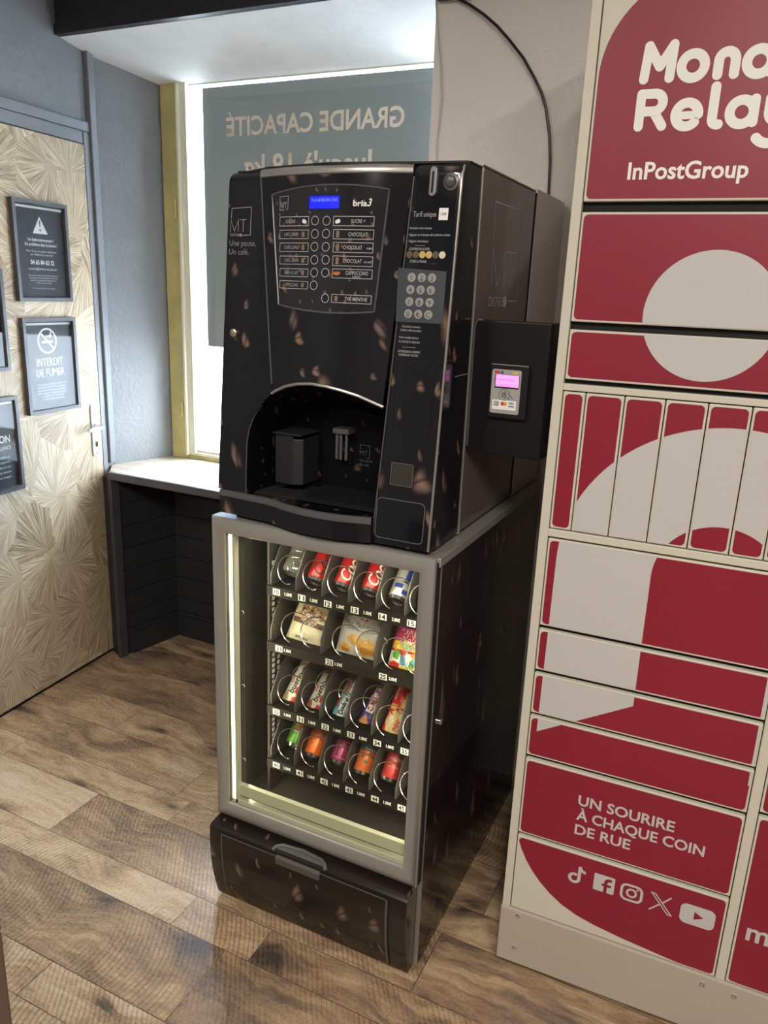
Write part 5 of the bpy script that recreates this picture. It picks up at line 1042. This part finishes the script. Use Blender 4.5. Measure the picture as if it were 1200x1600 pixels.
q = MB(); q.d2(rect(0.641, 0.652, 1.5125, 1.5175), fT(0.0004)); q.build('red_logo', brd, tm)
q = MB(); q.d2(poly([(0.6535, 1.5122), (0.661, 1.5122), (0.659, 1.5178), (0.656, 1.5178)]), fT(0.0004)); q.build('blue_logo', blue_, tm)
q = MB(); q.d2(rect(0.6815, 0.695, 1.5125, 1.5175), fT(0.0004)); q.build('yellow_tag', mat('tag_yellow', (0.55, 0.50, 0.05), .5), tm)
q = MB(); q.d2(join(annulus(0.666, 0.0+1.4665, 0.0118, 0.0126, 28), *[stroke(arcpts(0.655, 1.4665, r_, -32, 32, 8), 0.0014) for r_ in (0.006, 0.009, 0.012, 0.015)], stroke([(0.674, 1.471), (0.682, 1.464), (0.686, 1.460)], 0.001), stroke([(0.672, 1.463), (0.679, 1.458)], 0.001)), fT(0.0005)); q.build('contactless_mark', M_['grey_trim'], tm)
q = MB(); q.d2(poly(rpoly(0.6400, 0.6945, 1.4335, 1.4545, 0.002)), fT(0.0004)); cdl = q.build('card_label', M_['print_white'], tm)
q = MB(); q.d2(join(border(0.6440, 0.6550, 1.4415, 1.4510, 0.0014, 1), text('CB', 0.6465, 1.4440, 0.0045, 0.006, bold=.03)), fT(0.0008)); q.build('card_logo_dark', mat('teal_dark', (0.02, 0.06, 0.07), .5), tm)
q = MB(); q.d2(disc(0.6640, 1.4468, 0.0042), fT(0.0008)); q.build('card_logo_red', brd, tm)
q = MB(); q.d2(disc(0.6695, 1.4468, 0.0042), fT(0.0010)); q.build('card_logo_orange', mat('amber_print', (0.7, 0.28, 0.02), .5), tm)
q = MB(); q.d2(join(text('VISA', 0.6775, 1.4465, 0.0045, 0.012, bold=.03, shear=.2), rect(0.6775, 0.6905, 1.4410, 1.4430)), fT(0.0008)); q.build('card_logo_blue', blue_, tm)

# ================================================================== FRAMED NOTICES
paper = mat('charcoal_poster', (0.030, 0.033, 0.038), 0.5)
def notice(label, s0, s1, z0, z1, deco):
    t = wl_thing('picture_frame', label, 'picture frame', (s0+s1)/2, z0, 'framed notices on the door')
    w = 0.016; f = MB()
    pf = [(0.0, -0.0145), (0.0, -0.034), (0.85, -0.0345), (1.0, -0.026), (1.0, -0.0145)]
    rg = lambda t_: [(s0+w*t_, z0+w*t_), (s1-w*t_, z0+w*t_), (s1-w*t_, z1-w*t_), (s0+w*t_, z1-w*t_)]
    Rr_ = [[(u, y, v) for u, v in rg(a)] for a, y in pf]
    for a, b in zip(Rr_, Rr_[1:]):
        for k in range(4): f.add([a[k], a[(k+1) % 4], b[(k+1) % 4], b[k]], [(0, 1, 2, 3)])
    f.build('frame', M_['frame'], t)
    p = MB().box(s0+w*.9, s1-w*.9, -0.0195, -0.0148, z0+w*.9, z1-w*.9).build('notice_sheet', paper, t)
    e = MB(); e.d2(rect(s0+w, s1-w, z1-w-0.012, z1-w-0.004), front(-0.0195, 0.0003)); e.build('mat_edge', M_['print_white'], p)
    l = MB(); d = MB()
    for kind, sh in deco((s0+s1)/2, z0, z1): (l if kind == 'w' else d).d2(sh, front(-0.0195, 0.0004 if kind == 'w' else 0.0008))
    l.build('lettering', M_['print_white'], p)
    if d.v: d.build('dark_marks', paper, p)
    MB().box(s0+w, s1-w, -0.0275, -0.0265, z0+w, z1-w).build('glazing', M_['glass_frame'], t)
    return t
def deco_a(c, z0, z1):
    o = [('w', poly([(c-0.034, 1.832), (c+0.040, 1.832), (c+0.003, 1.893)])), ('d', poly([(c-0.0005, 1.879), (c+0.0065, 1.879), (c+0.005, 1.856), (c+0.001, 1.856)])), ('d', disc(c+0.003, 1.845, 0.004, 12))]
    for s_, z, h, w_, b in (('Un dysfonctionnement ?', 1.805, 0.0105, 0.130, .02), ('Un problème dans la laverie ?', 1.788, 0.0105, 0.160, .02), ('Merci de nous le signaler rapidement', 1.766, 0.007, 0.150, 0), ('par téléphone ou par email', 1.754, 0.007, 0.110, 0), ('04 65 84 62 32', 1.722, 0.015, 0.118, .03), ('contact@laverie-choulans.fr', 1.702, 0.0085, 0.142, 0),
        ('Que ce soit un souci avec une machine à laver, un', 1.680, 0.0055, 0.148, 0), ('sèche-linge, la machine à lessive ou la borne de', 1.671, 0.0055, 0.142, 0), ('paiement, nous intervenons rapidement pour', 1.662, 0.0055, 0.130, 0), ('trouver un service optimal.', 1.653, 0.0055, 0.078, 0), ('Merci de votre aide et de votre vigilance.', 1.633, 0.0055, 0.116, 0)):
        o.append(('w', text(s_, c+0.003, z, h, w_, bold=b, align='C')))
    return o
def deco_b(c, z0, z1):
    o = [('w', annulus(c-0.008, 1.440, 0.042, 0.049, 40)), ('w', stroke([(c-0.040, 1.471), (c+0.024, 1.409)], 0.007)), ('w', rect(c-0.036, c+0.022, 1.432, 1.4405)), ('w', stroke([(c+0.008, 1.452), (c+0.014, 1.462), (c+0.010, 1.470), (c+0.016, 1.478)], 0.005)), ('w', stroke([(c-0.012, 1.458), (c, 1.456), (c+0.006, 1.462)], 0.005)),
         ('w', text('INTERDIT', c-0.003, 1.345, 0.030, 0.136, bold=0, align='C')), ('w', text('INTERDIT', c-0.0015, 1.345, 0.030, 0.136, align='C')), ('w', text('DE FUMER', c-0.0005, 1.304, 0.030, 0.146, align='C')), ('w', text('DE FUMER', c-0.002, 1.304, 0.030, 0.146, bold=0, align='C'))]
    for k, s_ in enumerate(('Conformément à la législation en vigueur, il est', 'strictement interdit de fumer et de vapoter', "dans l'enceinte de cette laverie automatique.", 'Merci de respecter ces règles pour le confort', 'et la sécurité de tous. Tout manquement', "pourra faire l'objet d'une amende.")):
        o.append(('w', text(s_, c, 1.272-0.0115*k, 0.0062, 0.150 if k < 4 else 0.12, align='C')))
    return o
def deco_c(c, z0, z1):
    o = [('w', text('ATTENTION', c+0.001, 1.080, 0.026, 0.190, bold=.03, align='C')), ('w', text('SOUS VIDÉOSURVEILLANCE', c+0.001, 1.053, 0.013, 0.190, bold=.01, align='C'))]
    for k, s_ in enumerate(('Pour votre sécurité, ce local est placé sous', 'surveillance vidéo. Pour tout renseignement,', 'adressez-vous au responsable du site,', 'auprès duquel vous pouvez exercer', "votre droit d'accès aux images.")): o.append(('w', text(s_, c, 1.022-0.019*k, 0.008, 0.178, align='C')))
    return o
def deco_d(c, z0, z1): return [('w', text('LAVERIE', c, 1.56, 0.024, 0.15, bold=.02, align='C'))]
notice('charcoal framed notice with white warning triangle, hung uppermost on the raffia door', sy(0.584), sy(0.853), 1.588, 1.947, deco_a)
notice('charcoal framed no smoking notice above the door handle', sy(0.586), sy(0.857), 1.165, 1.528, deco_b)
notice('charcoal framed notice cut by the left edge of the photo, lowest on the door', sy(0.262), sy(0.531), 0.893, 1.249, deco_c)
notice('charcoal framed notice showing only as a sliver at the left edge of the photo', sy(0.246), sy(0.515), 1.342, 1.70, deco_d)

# ================================================================== CABLES
q = MB(); q.tube([(0.185, 0.938, 2.520), (0.195, 0.936, 2.510), (0.240, 0.932, 2.487), (0.288, 0.930, 2.456), (0.330, 0.929, 2.423), (0.371, 0.928, 2.383), (0.416, 0.928, 2.334), (0.455, 0.929, 2.278), (0.478, 0.931, 2.240), (0.494, 0.934, 2.200), (0.510, 0.938, 2.130), (0.518, 0.941, 2.06), (0.522, 0.943, 1.97), (0.524, 0.944, 1.85), (0.524, 0.944, 1.5)], 0.0042, 8)
tag(q.build('power_cable', mat('black_cable', (0.010, 0.010, 0.012), 0.35), smooth=True, off=(0.5, 0.94, 1.5)), 'black cable curving down the beige wall behind the coffee machine', 'cable')
q = MB(); q.tube([(0.128, 0.943, 2.56), (0.131, 0.942, 2.50), (0.143, 0.940, 2.42), (0.158, 0.938, 2.33), (0.166, 0.939, 2.25), (0.162, 0.941, 2.19), (0.157, 0.942, 2.12), (0.159, 0.943, 2.05), (0.160, 0.944, 1.85)], 0.0028, 8)
tag(q.build('thin_cable', mat('cream_cable', (0.60, 0.56, 0.50), 0.5), smooth=True, off=(0.16, 0.94, 1.85)), 'thin cream cable hanging along the left edge of the beige wall', 'cable')
q = MB().box(0.135, 0.262, 0.905, 0.95, 2.509, 2.53)
tag(q.build('cable_box', mat('dark_box', (0.06, 0.055, 0.055), 0.5), bevel=0.004, off=(0.2, 0.93, 2.51)), 'dark grey cable box at the top of the beige wall', 'junction box')

# ================================================================== CABINET AT LOWER LEFT
CB = thing('cabinet', 'dark brown cabinet whose corner shows at the lower left edge', 'cabinet', (0.30, -1.20, 0))
MB().box(0.10, 0.500, -1.36, -1.012, 0.0, 0.972).build('cabinet_body', mat('dark_brown_laminate', (0.115, 0.075, 0.062), 0.3), CB, bevel=0.003)
MB().box(0.10, 0.500, -1.36, -1.012, 0.972, 1.06).build('dark_reflection_band', M_['gloss_black'], CB, bevel=0.003)  # black band paints a reflection's colour change onto the upper side
